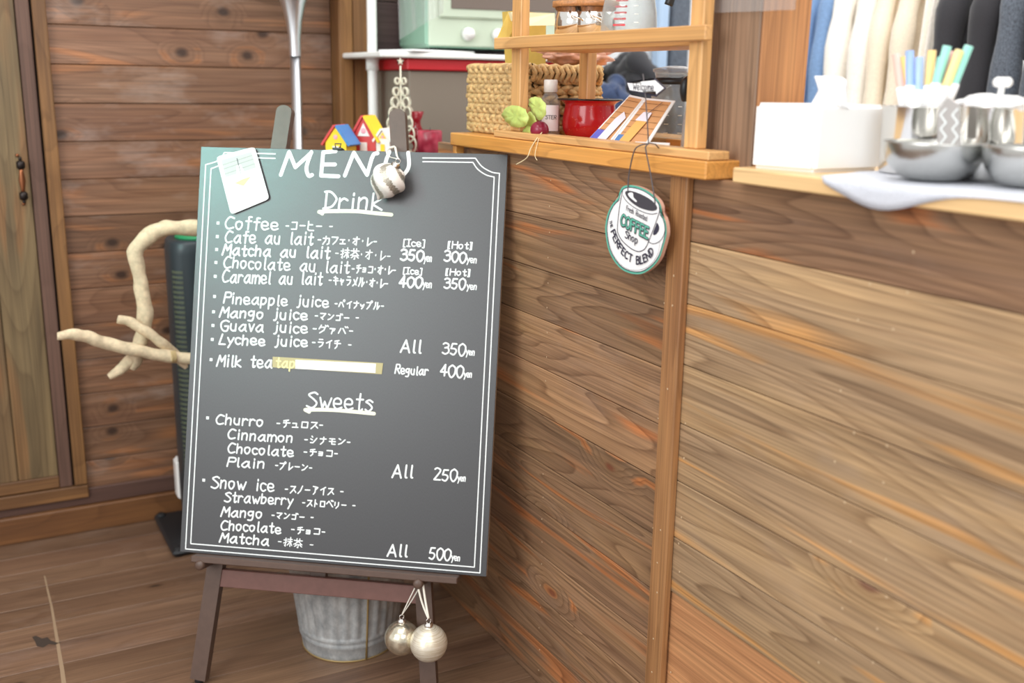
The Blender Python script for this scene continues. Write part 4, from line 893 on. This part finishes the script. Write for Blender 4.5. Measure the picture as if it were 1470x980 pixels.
# photo cards leaning in the rack
CX0, CZ0, SL = .945, LZ+.0126, Vector((.085, 0, .10)).normalized(); CN = Vector((-SL.z, 0, SL.x))
CX0 = .9465; CZ0 = LZ+.0005
def cp(x, y, l=0.): return on(x, y, Vector((CX0, 0, CZ0))+CN*l, CN)
M['c1'] = mat('tan plank photo print', (214, 160, 112), .3); M['c2'] = mat('violet blue print', (100, 104, 200), .3); M['c3'] = mat('pale drink print', (238, 236, 248), .3); M['c4'] = mat('orange drink print', (240, 186, 110), .3); M['c5'] = mat('blue print', (84, 132, 190), .3)
def pcard(q, lab, pics):
    q = [Vector(cp(*p)) for p in q]; g = lambda s, t, l: q[0].lerp(q[1], s).lerp(q[3].lerp(q[2], s), t)+CN*l
    b = NB(); poly(b, q, .0015, CN); o = setp(obj('picture_card', b, 'white'), lab, 'card', 'photo cards leaning in the rack')
    for i, (nm, m, pts) in enumerate(pics):
        b = NB(); poly(b, [g(s, t, .0003+.0003*i) for s, t in pts], .0001, CN); obj(nm, b, m, o)
# corners: bottom-left, bottom-right, top-right, top-left ; (s along bottom, t up)
bgp = ('picture', 'c1', ((.08, .04), (.92, .04), (.92, .96), (.08, .96)))
lines = [('picture_line', 'trim', ((.08, t), (.92, t), (.92, t+.006), (.08, t+.006))) for t in (.28, .40, .52, .64, .76, .88)]
pcard([(841, 203.5), (873, 208), (925.5, 140.5), (904, 136)], 'photo card with a white drink leaning left in the rack', [bgp]+lines+[('picture_part', 'c2', ((.08, .04), (.6, .04), (.6, .26), (.08, .26))), ('picture_part', 'c3', ((.42, .06), (.80, .06), (.92, .55), (.60, .66), (.45, .50)))])
pcard([(874.5, 208.2), (925, 215), (969, 144.5), (926.5, 140.6)], 'photo card with an orange drink leaning right of the white drink card', [bgp]+lines+[('picture_part', 'c5', ((.08, .04), (.5, .04), (.45, .22), (.08, .22))), ('picture_part', 'c4', ((.22, .05), (.50, .05), (.62, .52), (.30, .52))), ('picture_part', 'c3', ((.26, .52), (.62, .52), (.60, .70), (.34, .70))), ('picture_part', 'navy', ((.48, .66), (.50, .66), (.72, .92), (.70, .92)))])
b = NB(); q = [at(x, y, 0, .9455) for x, y in ((907, 215), (960, 217), (961, 205), (912, 203))]; poly(b, q, .001, (-1, 0, 0)); setp(obj('name_card', b, 'white'), 'small blank white card at the foot of the right photo card', 'card')
# glass coffee server
def server(c, r, h, lab, lid=True, hang=-.9, red=False, low=.25):
    o = E0('coffee_server', lab, 'jug', 'glass coffee servers', loc=c)
    b = NB(); lathe(b, [(0, 0), (r*.96, 0), (r, .005), (r*.96, h*.35), (r*.78, h*.75), (r*.66, h*.88), (r*.74, h), (r*.72, h), (r*.64, h*.88), (r*.76, h*.75), (r*.94, h*.35), (r*.94, .006), (0, .004)], 40); obj('jug_body', b, 'glass', o)
    if lid: b = NB(); lathe(b, [(r*.60, h*.98), (r*.80, h*1.01), (r*.80, h*1.05), (r*.3, h*1.09), (0, h*1.10)], 32); obj('jug_lid', b, 'plasticfilm', o)
    b = NB(); lathe(b, [(r*.67, h*.84), (r*.70, h*.84), (r*.70, h*.93), (r*.67, h*.93)], 32); d = Vector((math.cos(hang), math.sin(hang), 0))
    tube(b, smoothp([d*r*.68+Vector((0, 0, h*.89)), d*r*1.35+Vector((0, 0, h*.95)), d*r*1.5+Vector((0, 0, h*(low+.95)/2)), d*r*1.35+Vector((0, 0, h*low))], 5), .007, 8); obj('jug_handle', b, 'blackp', o)
    v = math.atan2(CAM.y-c[1], CAM.x-c[0]); b = NB()
    for k, zz in enumerate((.18, .3, .42, .54)):
        for aa_ in (-.25, .25):
            rr = r*(1-.3*max(0, zz-.1))+.001; pa = [Vector((math.cos(v+aa_+q)*rr, math.sin(v+aa_+q)*rr, h*zz)) for q in (-.07, 0, .07)]; ribbon(b, pa, .0014, Vector((math.cos(v), math.sin(v), 0)))
    obj('scale_marks', b, 'ink', o)
    if red:
        b = NB(); n_ = Vector((math.cos(v-.35), math.sin(v-.35), 0)); s_ = Vector((-n_.y, n_.x, 0))
        for k in range(5): ribbon(b, [n_*(r*(.98-.05*k))+s_*(-.009)+Vector((0, 0, h*(.14+.09*k))), n_*(r*(.98-.05*k))+s_*.009+Vector((0, 0, h*(.14+.09*k)))], .0032, n_)
        obj('red_print', b, 'redband', o)
    return o
c = hitz(962, 205, LZ+.001)
server((1.092, 1.455, LZ), .047, .118, 'lidded glass coffee server standing behind the photo cards', hang=.5)
server((1.028, 1.292, LZ), .034, .110, 'slim glass server beside the right rack post', hang=-2.9, low=.7)
SZ = 1.2262
c = at(903, 30, 0, 1.000); server((1.000, c.y, SZ), .046, .105, 'glass coffee server with red print on the upper rack shelf', lid=False, hang=-.75, red=True, low=.45)
# steel pots with wooden lids on the upper shelf
for (px, dx, lab) in ((826, 0, 'steel pot with wooden lid, left on the upper rack shelf'), (853, .05, 'steel pot with wooden lid, half behind the first on the upper shelf')):
    d = ray(px, 52); X_ = 1.0+dx*.4; c = CAM+d*((X_-CAM.x)/d.x); r = .037
    o = E0('steel_pot', lab, 'pot', 'steel pots with wooden lids on the upper shelf', loc=(X_, c.y, SZ))
    b = NB(); lathe(b, [(0, 0), (r, 0), (r, .052), (r-.001, .052), (r-.001, .002), (0, .002)], 36); obj('pot_body', b, 'steel', o)
    b = NB(); lathe(b, [(0, .0525), (r*1.12, .0525), (r*1.12, .062), (0, .062)], 36); obj('wooden_lid', b, 'postorange', o)
    b = NB(); v = -2.1; tube(b, smoothp([(math.cos(v-.3)*r, math.sin(v-.3)*r, .044), (math.cos(v-.2)*r*1.3, math.sin(v-.2)*r*1.3, .038), (math.cos(v+.2)*r*1.3, math.sin(v+.2)*r*1.3, .030), (math.cos(v+.3)*r, math.sin(v+.3)*r, .026)], 4), .0018, 6); obj('pot_handle', b, 'steel', o)
d = ray(835, 0); X_ = 1.0; c = CAM+d*((X_-CAM.x)/d.x)
b = NB(); lathe(b, [(0, 0), (.018, 0), (.030, .018), (.038, .045), (.040, .07), (.0385, .07), (.036, .045), (.028, .019), (0, .003)], 36, mod=lambda a, z: 1+.03*math.cos(20*a)); setp(obj('glass_dripper', b, 'glass', loc=(1.006, c.y, SZ+.0625)), 'ribbed glass dripper resting on the wooden pot lids', 'dripper')

# ================================================================== HANGING SIGN
SXp = .893; sn = Vector((-1, 0, 0))
def sp(x, y, l=0.): return at(860+x/7, 260+y/7, 0, SXp-l)
cs = sp(400, 520)
sg_ = E0('cup_sign', 'round white and teal coffee cup sign hanging below the ledge', 'sign', loc=cs)
def spoly(name, pts, l, th, m, parent, curve=True, k=4):
    P = [sp(x, y, l)-cs for x, y in pts]; P = smoothp(P, k, closed=True) if curve else P
    b = NB(); poly(b, P, th, sn); return obj(name, b, m, parent)
out = [(300, 38), (235, 58), (204, 115), (190, 165), (130, 235), (85, 330), (62, 450), (68, 560), (95, 690), (150, 800), (220, 880), (300, 922), (390, 935), (465, 915), (550, 850), (610, 765), (645, 660), (662, 600), (678, 520), (672, 430), (655, 375), (628, 330), (622, 250), (585, 180), (500, 105), (400, 55)]
plate = spoly('sign_plate', out, -.006, .0003, 'mdf', sg_)
P = [sp(x, y, .0)-cs for x, y in out]; P = smoothp(P, 4, closed=True); b = NB(); poly(b, P, .0062, sn); plate.data = obj('tmp', b, 'mdf').data; bpy.data.objects.remove(bpy.data.objects['tmp'])
spoly('sign_face', out, .0004, .0002, 'teal', sg_)
cxs, cys = 375, 500
ins = lambda k: [(cxs+(x-cxs)*k, cys+(y-cys)*k) for x, y in out]
spoly('outline', ins(.955), .0008, .0002, 'navy', sg_); spoly('white_face', ins(.935), .0012, .0002, 'white', sg_)
def sline(pts, w, m='navy', l=.0018, curve=True, name='printed_line'):
    P = [sp(x, y, l)-cs for x, y in pts]; b = NB(); ribbon(b, smoothp(P, 5) if curve else P, w, sn); return obj(name, b, m, sg_)
sline([(205, 190), (150, 245), (105, 340), (88, 450), (92, 560), (120, 680), (170, 780), (240, 855), (320, 890), (400, 893), (480, 865), (550, 800), (595, 715), (612, 610)], .0005)
sline([(238, 85), (215, 200), (196, 330), (184, 480), (198, 540), (235, 600), (300, 660), (350, 692), (400, 706), (450, 688), (478, 650), (500, 600), (550, 470), (602, 322), (606, 262), (595, 210)], .0013)
sline([(238, 140), (270, 195), (340, 255), (430, 305), (520, 330), (585, 322)], .0010)
spoly('coffee_surface', [(262, 112), (290, 95), (360, 108), (450, 145), (530, 195), (575, 245), (580, 280), (545, 298), (480, 290), (400, 262), (330, 215), (280, 160)], .0018, .0002, 'charcoal', sg_)
spoly('highlight', [(290, 125), (320, 112), (340, 122), (345, 160), (375, 195), (372, 210), (330, 180), (300, 150)], .0022, .0002, 'white', sg_)
spoly('handle_hole', [(580, 418), (600, 450), (600, 490), (575, 530), (545, 540), (548, 500), (565, 460)], .0018, .0002, 'navy', sg_)
sline([(500, 612), (540, 628), (590, 615), (635, 570), (660, 500), (655, 420), (632, 360), (612, 335)], .0011)
def swrite(name, text, a, c, cap, w, m='navy', l=.0022, slant=.1):
    A, C = sp(*a, l)-cs, sp(*c, l)-cs; b = NB(); write(b, text, A, C, (0, 0, 1), cap/7*(cs-CAM).dot(FWD)/FPX, w, sn, -slant if False else slant, 0); o = obj(name, b, m, sg_); return o
swrite('lettering', 'Fresh Roasted', (272, 292), (484, 402), 50, .0010)
o_ = swrite('lettering', 'COFFEE', (217, 438), (488, 580), 112, .0054, 'charcoal'); o_['label'] = 'dark COFFEE lettering'
swrite('lettering', 'COFFEE', (217, 434), (488, 576), 112, .0027, 'teal', .0026)
swrite('lettering', 'Shop', (258, 565), (385, 632), 72, .0017)
def sarc(text, pts, cap, w):
    P = [sp(x, y, .0022)-cs for x, y in pts]; P = smoothp(P, 8); L = [0]
    for a, c in zip(P, P[1:]): L.append(L[-1]+(c-a).length)
    tot = sum(F[c][0]+2.2 for c in text)-2.2; x = 0; b = NB(); hh = cap
    for ch in text:
        cw, st = strokes(ch); s = (x+cw/2)/tot*L[-1]; i = max(j for j in range(len(L)-1) if L[j] <= s+1e-9); t = (P[i+1]-P[i]).normalized(); p = P[i]+t*(s-L[i]); up = sn.cross(t).normalized()
        if up.z < 0 and False: up = -up
        k_ = L[-1]/tot
        for q in st: ribbon(b, [p+t*((v.x-cw/2)*k_)+up*(v.y*hh/9) for v in q], w, sn)
        x += cw+2.2
    return obj('lettering', b, 'navy', sg_)
sarc('PERFECT BLEND', [(118, 510), (150, 600), (200, 690), (260, 765), (330, 815), (400, 832), (470, 808), (520, 765), (552, 715)], .0110, .0024)
sarc('THE', [(104, 400), (108, 430), (118, 470)], .0060, .0011)
# cords and arrow
b = NB(); kn = at(931, 206, 0, .886)-cs
tube(b, smoothp([sp(290, 92, .0015)-cs, at(903, 250, 0, .890)-cs, at(910, 218, 0, .884)-cs, at(918, 209, 0, .884)-cs, kn], 6), .0010, 6)
tube(b, smoothp([sp(565, 225, .0015)-cs, at(934, 250, 0, .890)-cs, at(927, 215, 0, .884)-cs, at(928, 209, 0, .884)-cs, kn], 6), .0010, 6)
obj('hanging_cord', b, 'cord', sg_)
ar = E0('arrow_sign', 'white arrow reading Welcome on a thin wire above the cup sign', 'sign', loc=cs)
b = NB(); tube(b, [kn, at(929, 170, 0, .888)-cs, at(926, 130, 0, .890)-cs, at(923, 106, 0, .892)-cs], .0009, 6); tube(b, [kn+Vector((0, 0, .001)), kn+Vector((.012, .0, -.001)), Vector((.9045, kn.y+cs.y, 1.062))-cs], .0009, 6); obj('wire', b, 'cord', ar)
g = lambda x, y, l=0.: at(x, y, 0, .890-l)-cs
b = NB(); poly(b, [g(899, 117.5), (g(939, 120.5)), g(939, 112), g(955, 126.5), g(941, 139), g(941, 132.5), g(903, 131)], .002, sn); ap_ = obj('arrow_plate', b, 'navy', ar)
b = NB(); poly(b, [g(900.5, 119, .0004), g(940.3, 121.8, .0004), g(940.3, 115, .0004), g(953, 126.5, .0004), g(941.8, 135.5, .0004), g(941.5, 130.8, .0004), g(904, 129.2, .0004)], .0002, sn); obj('arrow_face', b, 'white', ap_)
b = NB(); write(b, 'Welcome', g(908.5, 128.8, .0009), g(938.5, 130.0, .0009), (0, 0, 1), 9.2*(cs-CAM).dot(FWD)/FPX, .0011, sn, 0, 0); obj('lettering', b, 'navy', ap_)

# ================================================================== RIGHT COUNTER
RZ = 1.0470
tx = E0('tissue_box', 'glossy white tissue box with a tissue pulled up on the right counter', 'tissue box', loc=(0, 0, RZ))
pA, pB, pC = hitz(1076, 241, RZ), hitz(1168, 248.5, RZ), hitz(1265, 245, RZ)
pA.z = pB.z = pC.z = 0; shift = Vector((.0, .0, 0)); pD = pA+pC-pB; ht_ = .083
b = NB(); vs = [b.verts.new(p) for p in (pB, pC, pD, pA)]; tv = [b.verts.new(p+Vector((0, 0, ht_))) for p in (pB, pC, pD, pA)]
b.faces.new(vs[::-1]); b.faces.new(tv)
for i in range(4): b.faces.new((vs[i], vs[(i+1) % 4], tv[(i+1) % 4], tv[i]))
bmesh.ops.bevel(b, geom=list(b.edges), offset=.005, segments=3, affect='EDGES'); obj('box_body', b, 'whiteplastic', tx)
ctr = (pA+pC)/2+Vector((0, 0, ht_))
b = NB(); vs = []; nu, nv = 20, 10; q0 = at(1162, 160, 0, ctr.x)-tx.location; q1 = at(1216, 160, 0, ctr.x)-tx.location
for j in range(nv+1):
    for i in range(nu+1):
        s, t = i/nu, j/nv; p = Vector((ctr.x, 0, 0)).copy(); p.y = q0.y+(q1.y-q0.y)*s; hgt = .040*(1-abs(2*s-.8)**3*.55); p.z = ht_-.006+hgt*t
        p.x += .010*math.sin(s*9+t*2)*(.4+t); vs.append(p)
o = obj('tissue', (vs, [], [(j*(nu+1)+i, j*(nu+1)+i+1, (j+1)*(nu+1)+i+1, (j+1)*(nu+1)+i) for j in range(nv) for i in range(nu)]), 'white', tx, smooth=True)
sm = o.modifiers.new('t', 'SOLIDIFY'); sm.thickness = .0015
# glitter mat draping over the front edge
vs = []; fc = []; nu, nv = 40, 26
for j in range(nv+1):
    for i in range(nu+1):
        s, t = i/nu, j/nv; y_ = .962-.50*s; reach = .028*math.exp(-((s-.27)/.15)**2)+.004*math.exp(-((s-.9)/.14)**2)+.0008 + (-.02 if s < .0 else 0)
        start = 1.10; edge = .9085; tot = (start-edge)+reach; a_ = .012+ .19*min(1, max(0, 1)); 
        d = t*((start-edge)*(1-.55*math.exp(-(s/.05)**2)) + (reach if s > .03 else 0)) + (start-edge)*.55*math.exp(-(s/.05)**2)*0
        x_ = start-d
        if x_ < edge: vs.append(Vector((edge-.0012, y_, RZ+.0012-(edge-x_))))
        else: vs.append(Vector((x_, y_, RZ+.0012)))
for j in range(nv):
    for i in range(nu): a = j*(nu+1)+i; fc.append((a, a+1, a+nu+2, a+nu+1))
o = obj('glitter_cloth', (vs, [], fc), 'silvermat', smooth=True); setp(o, 'pale glittery cloth draped over the edge of the right counter', 'cloth'); sm = o.modifiers.new('t', 'SOLIDIFY'); sm.thickness = .001; sm.offset = 1
BZ = RZ+.0026
# bowls
for (px, py, lab) in ((1336, 258, 'wide steel bowl in front of the straw cup'), (1478, 268, 'steel bowl cut off by the right edge of the frame')):
    c = hitz(px, py, BZ); c.z = BZ; R1 = 71*(c-CAM).dot(FWD)/FPX; h_ = .043
    b = NB(); pf = smoothp([(R1*.42, 0, 0), (R1*.62, .004, 0), (R1*.86, .017, 0), (R1*.97, .032, 0), (R1, h_, 0)], 4)
    lathe(b, [(0, 0)]+[(p.x, p.y) for p in pf]+[(R1*.985, h_), (R1*.95, .032), (R1*.84, .018), (R1*.6, .0055), (0, .003)], 56)
    setp(obj('steel_bowl', b, 'darksteel', smooth=True, loc=c), lab, 'bowl', 'steel bowls on the glitter cloth')
# cups
cups = []
for (px, lab) in ((1321, 'polished steel cup full of wrapped straws'), (1421, 'polished steel cup holding white folded cloth, second from the tissue box')):
    X_ = 1.062; d = ray(px, 200); c = CAM+d*((X_-CAM.x)/d.x); D = (c-CAM).dot(FWD); r = (56 if px < 1400 else 46)*D/FPX; zt_ = at(px, 152, 0, X_).z-BZ
    o = E0('steel_cup', lab, 'cup', 'steel cups on the right counter', loc=(X_, c.y, BZ)); 
    b = NB(); lathe(b, [(0, 0), (r*.93, 0), (r*.95, .003), (r, zt_-.001), (r*1.015, zt_), (r*.985, zt_), (r*.93, .004), (0, .003)], 56); obj('cup_body', b, 'steel', o)
    cups.append((o.location.copy(), r, zt_))
c0, r0, z0 = cups[0]
cols = [('red', (244, 188, 176)), ('orange', (240, 200, 130)), ('blue', (150, 178, 226)), ('blue', (160, 186, 230)), ('yellow', (242, 206, 140)), ('teal', (150, 214, 200)), ('teal', (140, 206, 196)), ('pink', (240, 180, 170)), ('yellow', (240, 220, 150)), ('teal', (146, 212, 196))]
tops = [(1286, 78), (1297, 82), (1306, 73), (1320, 82), (1338, 72), (1360, 66), (1352, 82), (1368, 74), (1378, 72), (1391, 66)]
for i, ((nm, cl), (px, py)) in enumerate(zip(cols, tops)):
    key = 'straw'+str(i); M[key] = mat(nm+' straw plastic', cl, .35); tp_ = at(px, py, 0, c0.x+.008*math.sin(i*2.1)); u = (i-4.5)/4.5; bt_ = c0+Vector((.01*math.sin(i*2.1), -u*r0*.12, .006))
    b = NB(); mid = bt_.lerp(tp_, .62); tube(b, [bt_, tp_], .0052, 12); o = obj('straw', b, key); place = ['leftmost', 'second from the left', 'third from the left', 'fourth from the left', 'fifth from the left', 'sixth from the left', 'seventh from the left', 'third from the right', 'second from the right', 'rightmost'][i]
    setp(o, nm+' drinking straw in the steel cup, '+place+' of the fan', 'straw', 'drinking straws in the steel cup')
    b = NB(); a_ = bt_.lerp(tp_, .45); e_ = bt_.lerp(tp_, .70); tube(b, [a_, e_, e_+(tp_-bt_)*.0+Vector((0, 0, .001))], [.0068, .0066, .0056], 10); obj('paper_sleeve', b, 'white', o)
# patterned packet standing between the cups
q = [at(x, y, 0, 1.006) for x, y in ((1345, 208), (1378, 210), (1375, 150), (1360, 140), (1346, 160))]; b = NB(); poly(b, q, .003, sn); M['pk'] = mat('silver grey packet', (176, 172, 170), .4)
pk = setp(obj('patterned_packet', b, 'pk'), 'grey packet with white zigzags standing between the two cups', 'packet')
b = NB()
for ox in (0, 17):
    ribbon(b, [at(x+ox, y, 0, 1.0052) for x, y in ((1350, 206), (1358, 196), (1350, 185), (1358, 176), (1350, 165), (1358, 156))], .0022, sn)
obj('zigzag', b, 'ink', pk)
c1, r1, z1 = cups[1]
b_ = blob('folded_napkins', (c1.x, c1.y, BZ+z1+.002), (.032, .040, .011), 'white', 'crumpled white napkins filling the right steel cup', 'napkin', .3, 9)
st = E0('stick_ornament', 'white stick with a bow knob rising from the napkins', 'stick', loc=(0, 0, 0))
b = NB(); e = at(1439, 122, 0, c1.x); tube(b, [c1+Vector((0, .0, .03)), e], .0032, 10); obj('stick', b, 'whiteplastic', st)
for dx in (-.006, 0, .006):
    b = NB(); sph(b, e+Vector((0, dx, .003)), .0058, 12); obj('bow_lobe', b, 'whiteplastic', st)
c = at(1410, 160, 0, 1.14); M['pinkbox'] = mat('pale pink box', (240, 196, 176), .5); b = NB(); boxb(b, 1.12, 1.15, c.y-.035, c.y+.035, RZ, at(1400, 145, 0, 1.12).z, .003); setp(obj('pink_box', b, 'pinkbox'), 'pale pink box standing behind the steel cups', 'box')

# ================================================================== GARMENTS, RAIL, FAR FURNITURE
rl = E0('clothes_rail', 'steel clothes rail behind the right counter', 'rail', loc=(2.28, 1.9, 0))
b = NB(); tube(b, [(0, -.75, 1.72), (0, .62, 1.72)], .012, 12); obj('crossbar', b, 'satin', rl)
for yy in (-.75, .62): b = NB(); tube(b, [(0, yy, 0), (0, yy, 1.72)], .012, 12); obj('upright', b, 'satin', rl)
def garment(Y, w, m, lab, zb=.85, zt=1.62, X=2.28, fold=.16, seed=0, sleeve=True, d=.05):
    o = E0('hanging_shirt', lab, 'garment', 'garments on the clothes rail', loc=(X, Y, 0)); b = NB(); n = 72; rings = []
    for z, k, s in ((zb, 1.06, 1), (zb+.2, 1.02, 1), (zb+.4, 1.0, 1), (zt-.2, .98, .9), (zt-.08, .96, .8), (zt-.02, .7, .6), (zt, .25, .4)):
        rings.append([b.verts.new((math.sin(a)*d*s*(1+fold*2.2*math.sin(9*a+seed+z)*(1.4-(z-zb)/(zt-zb))), math.cos(a)*w/2*k*(1+fold*.3*math.sin(7*a+seed)), z)) for a in [2*PI*i/n for i in range(n)]])
    for p, q in zip(rings, rings[1:]):
        for k in range(n): f = b.faces.new((p[k], p[(k+1) % n], q[(k+1) % n], q[k])); f.smooth = True
    b.faces.new(rings[-1]); b.faces.new(rings[0][::-1]); obj('shirt_body', b, m, o)
    if sleeve:
        for sy in (-1, 1):
            b = NB(); q = smoothp([(0, sy*w*.30, zt-.07), (-.03, sy*w*.32, zt-.16), (-.07, sy*w*.30, zt-.32), (-.08, sy*w*.28, zt-.60)], 6); tube(b, q, [min(.045, w*.22)*(1+.12*math.sin(i*1.4+seed)) for i in range(len(q))], 14); obj('sleeve', b, m, o)
    b = NB(); tube(b, smoothp([(0, -w*.38, zt-.05), (0, 0, zt+.01), (0, w*.38, zt-.05)], 4), .005, 8); tube(b, [(0, 0, zt+.01), (0, 0, zt+.05), (.012, 0, zt+.075), (.0, .0, zt+.098)], .002, 6); obj('hanger', b, 'satin', o)
    return o
garment(2.39, .05, 'greycloth', 'narrow grey garment at the left end of the rail', seed=1, sleeve=False, d=.03)
garment(2.305, .115, 'denim', 'light blue denim shirt hanging leftmost but one on the clothes rail', seed=1, fold=.22)
garment(2.165, .145, 'cream3', 'off white jacket hanging between denim and beige shirts', seed=2, fold=.2)
garment(2.025, .125, 'beige', 'beige shirt hanging between the off white jacket and cream shirt', seed=3, fold=.22)
garment(1.925, .07, 'cream3', 'narrow cream shirt hanging next to the black shirt', seed=4, fold=.2, sleeve=False)
garment(1.795, .165, 'blackcloth', 'black shirt hanging behind the straws', seed=5, fold=.2)
garment(1.625, .15, 'greycloth', 'grey patterned blouse right of the black shirt', seed=6, zb=1.22)
garment(1.45, .17, 'blackcloth', 'black dress at the right end of the rail', seed=8)
wt = E0('work_table', 'white kitchen work table carrying the dark jackets behind the rack', 'table', loc=(1.75, 2.1, 0))
b = NB(); box(b, (0, .0, .94), (.50, .60, .025), .003); obj('table_top', b, 'whiteplastic', wt)
for sx in (-.22, .22):
    for sy in (-.27, .27): b = NB(); box(b, (sx, sy, .463), (.03, .03, .926), .002); obj('leg', b, 'satin', wt)
def bundle(c, m, lab, seed, n=7, R=.05, spread=.07, zs=1.):
    random.seed(seed); o = E0('jacket_bundle', lab, 'jacket', 'dark jackets piled on the kitchen table', loc=c)
    for i in range(n):
        b = NB(); a = random.uniform(0, PI); p0 = Vector((random.uniform(-.02, .05), random.uniform(-spread, spread), random.uniform(.06, .25)*zs))
        q = smoothp([p0+Vector((0, math.cos(a)*.07, math.sin(a)*.05)), p0+Vector((-.03, 0, .02)), p0-Vector((0, math.cos(a)*.07, math.sin(a)*.05))], 6)
        tube(b, q, [R*.45*(1+.25*math.sin(k*.9+i)) for k in range(len(q))], 14); obj('cloth_fold', b, m, o)
    b = NB(); r_ = bmesh.ops.create_icosphere(b, subdivisions=4, radius=1)
    from mathutils import noise
    for v in b.verts:
        d = 1+.25*noise.noise(v.co*1.9+Vector((seed, 0, 0)))+.14*noise.noise(v.co*5+Vector((seed, 2, 0))); v.co = Vector((v.co.x*.08*d, v.co.y*(spread+.035)*d, (v.co.z*.135*d+.132)*zs))
    for f in b.faces: f.smooth = True
    obj('jacket_body', b, m, o); return o
c = at(908, 120, 0, 1.72); bundle((1.74, c.y, .953), 'blackcloth', 'black jacket heaped on the kitchen table behind the rack', 4, 12, .06, .10)
c = at(874, 130, 0, 1.58); bundle((1.58, c.y, .953), 'bluecloth', 'dark blue denim bundle left of the heaped black jacket', 6, 8, .05, .03, .72)
b = NB(); q0, q1 = at(952, 60, 1, 2.66), at(974, 60, 1, 2.66); boxb(b, q0.x+.02, q1.x, 2.71, 2.745, 0, 2.0, .004); setp(obj('blue_locker', b, 'lightblue'), 'narrow light blue locker by the white wall behind the rack', 'cabinet')
b = NB(); q0, q1 = at(976, 60, 1, 2.66), at(1004, 60, 1, 2.66); boxb(b, q0.x+.01, q1.x, 2.71, 2.745, 0, 1.9, .004); setp(obj('grey_locker', b, 'greycloth'), 'grey locker right of the narrow light blue locker', 'cabinet')
random.seed(11)
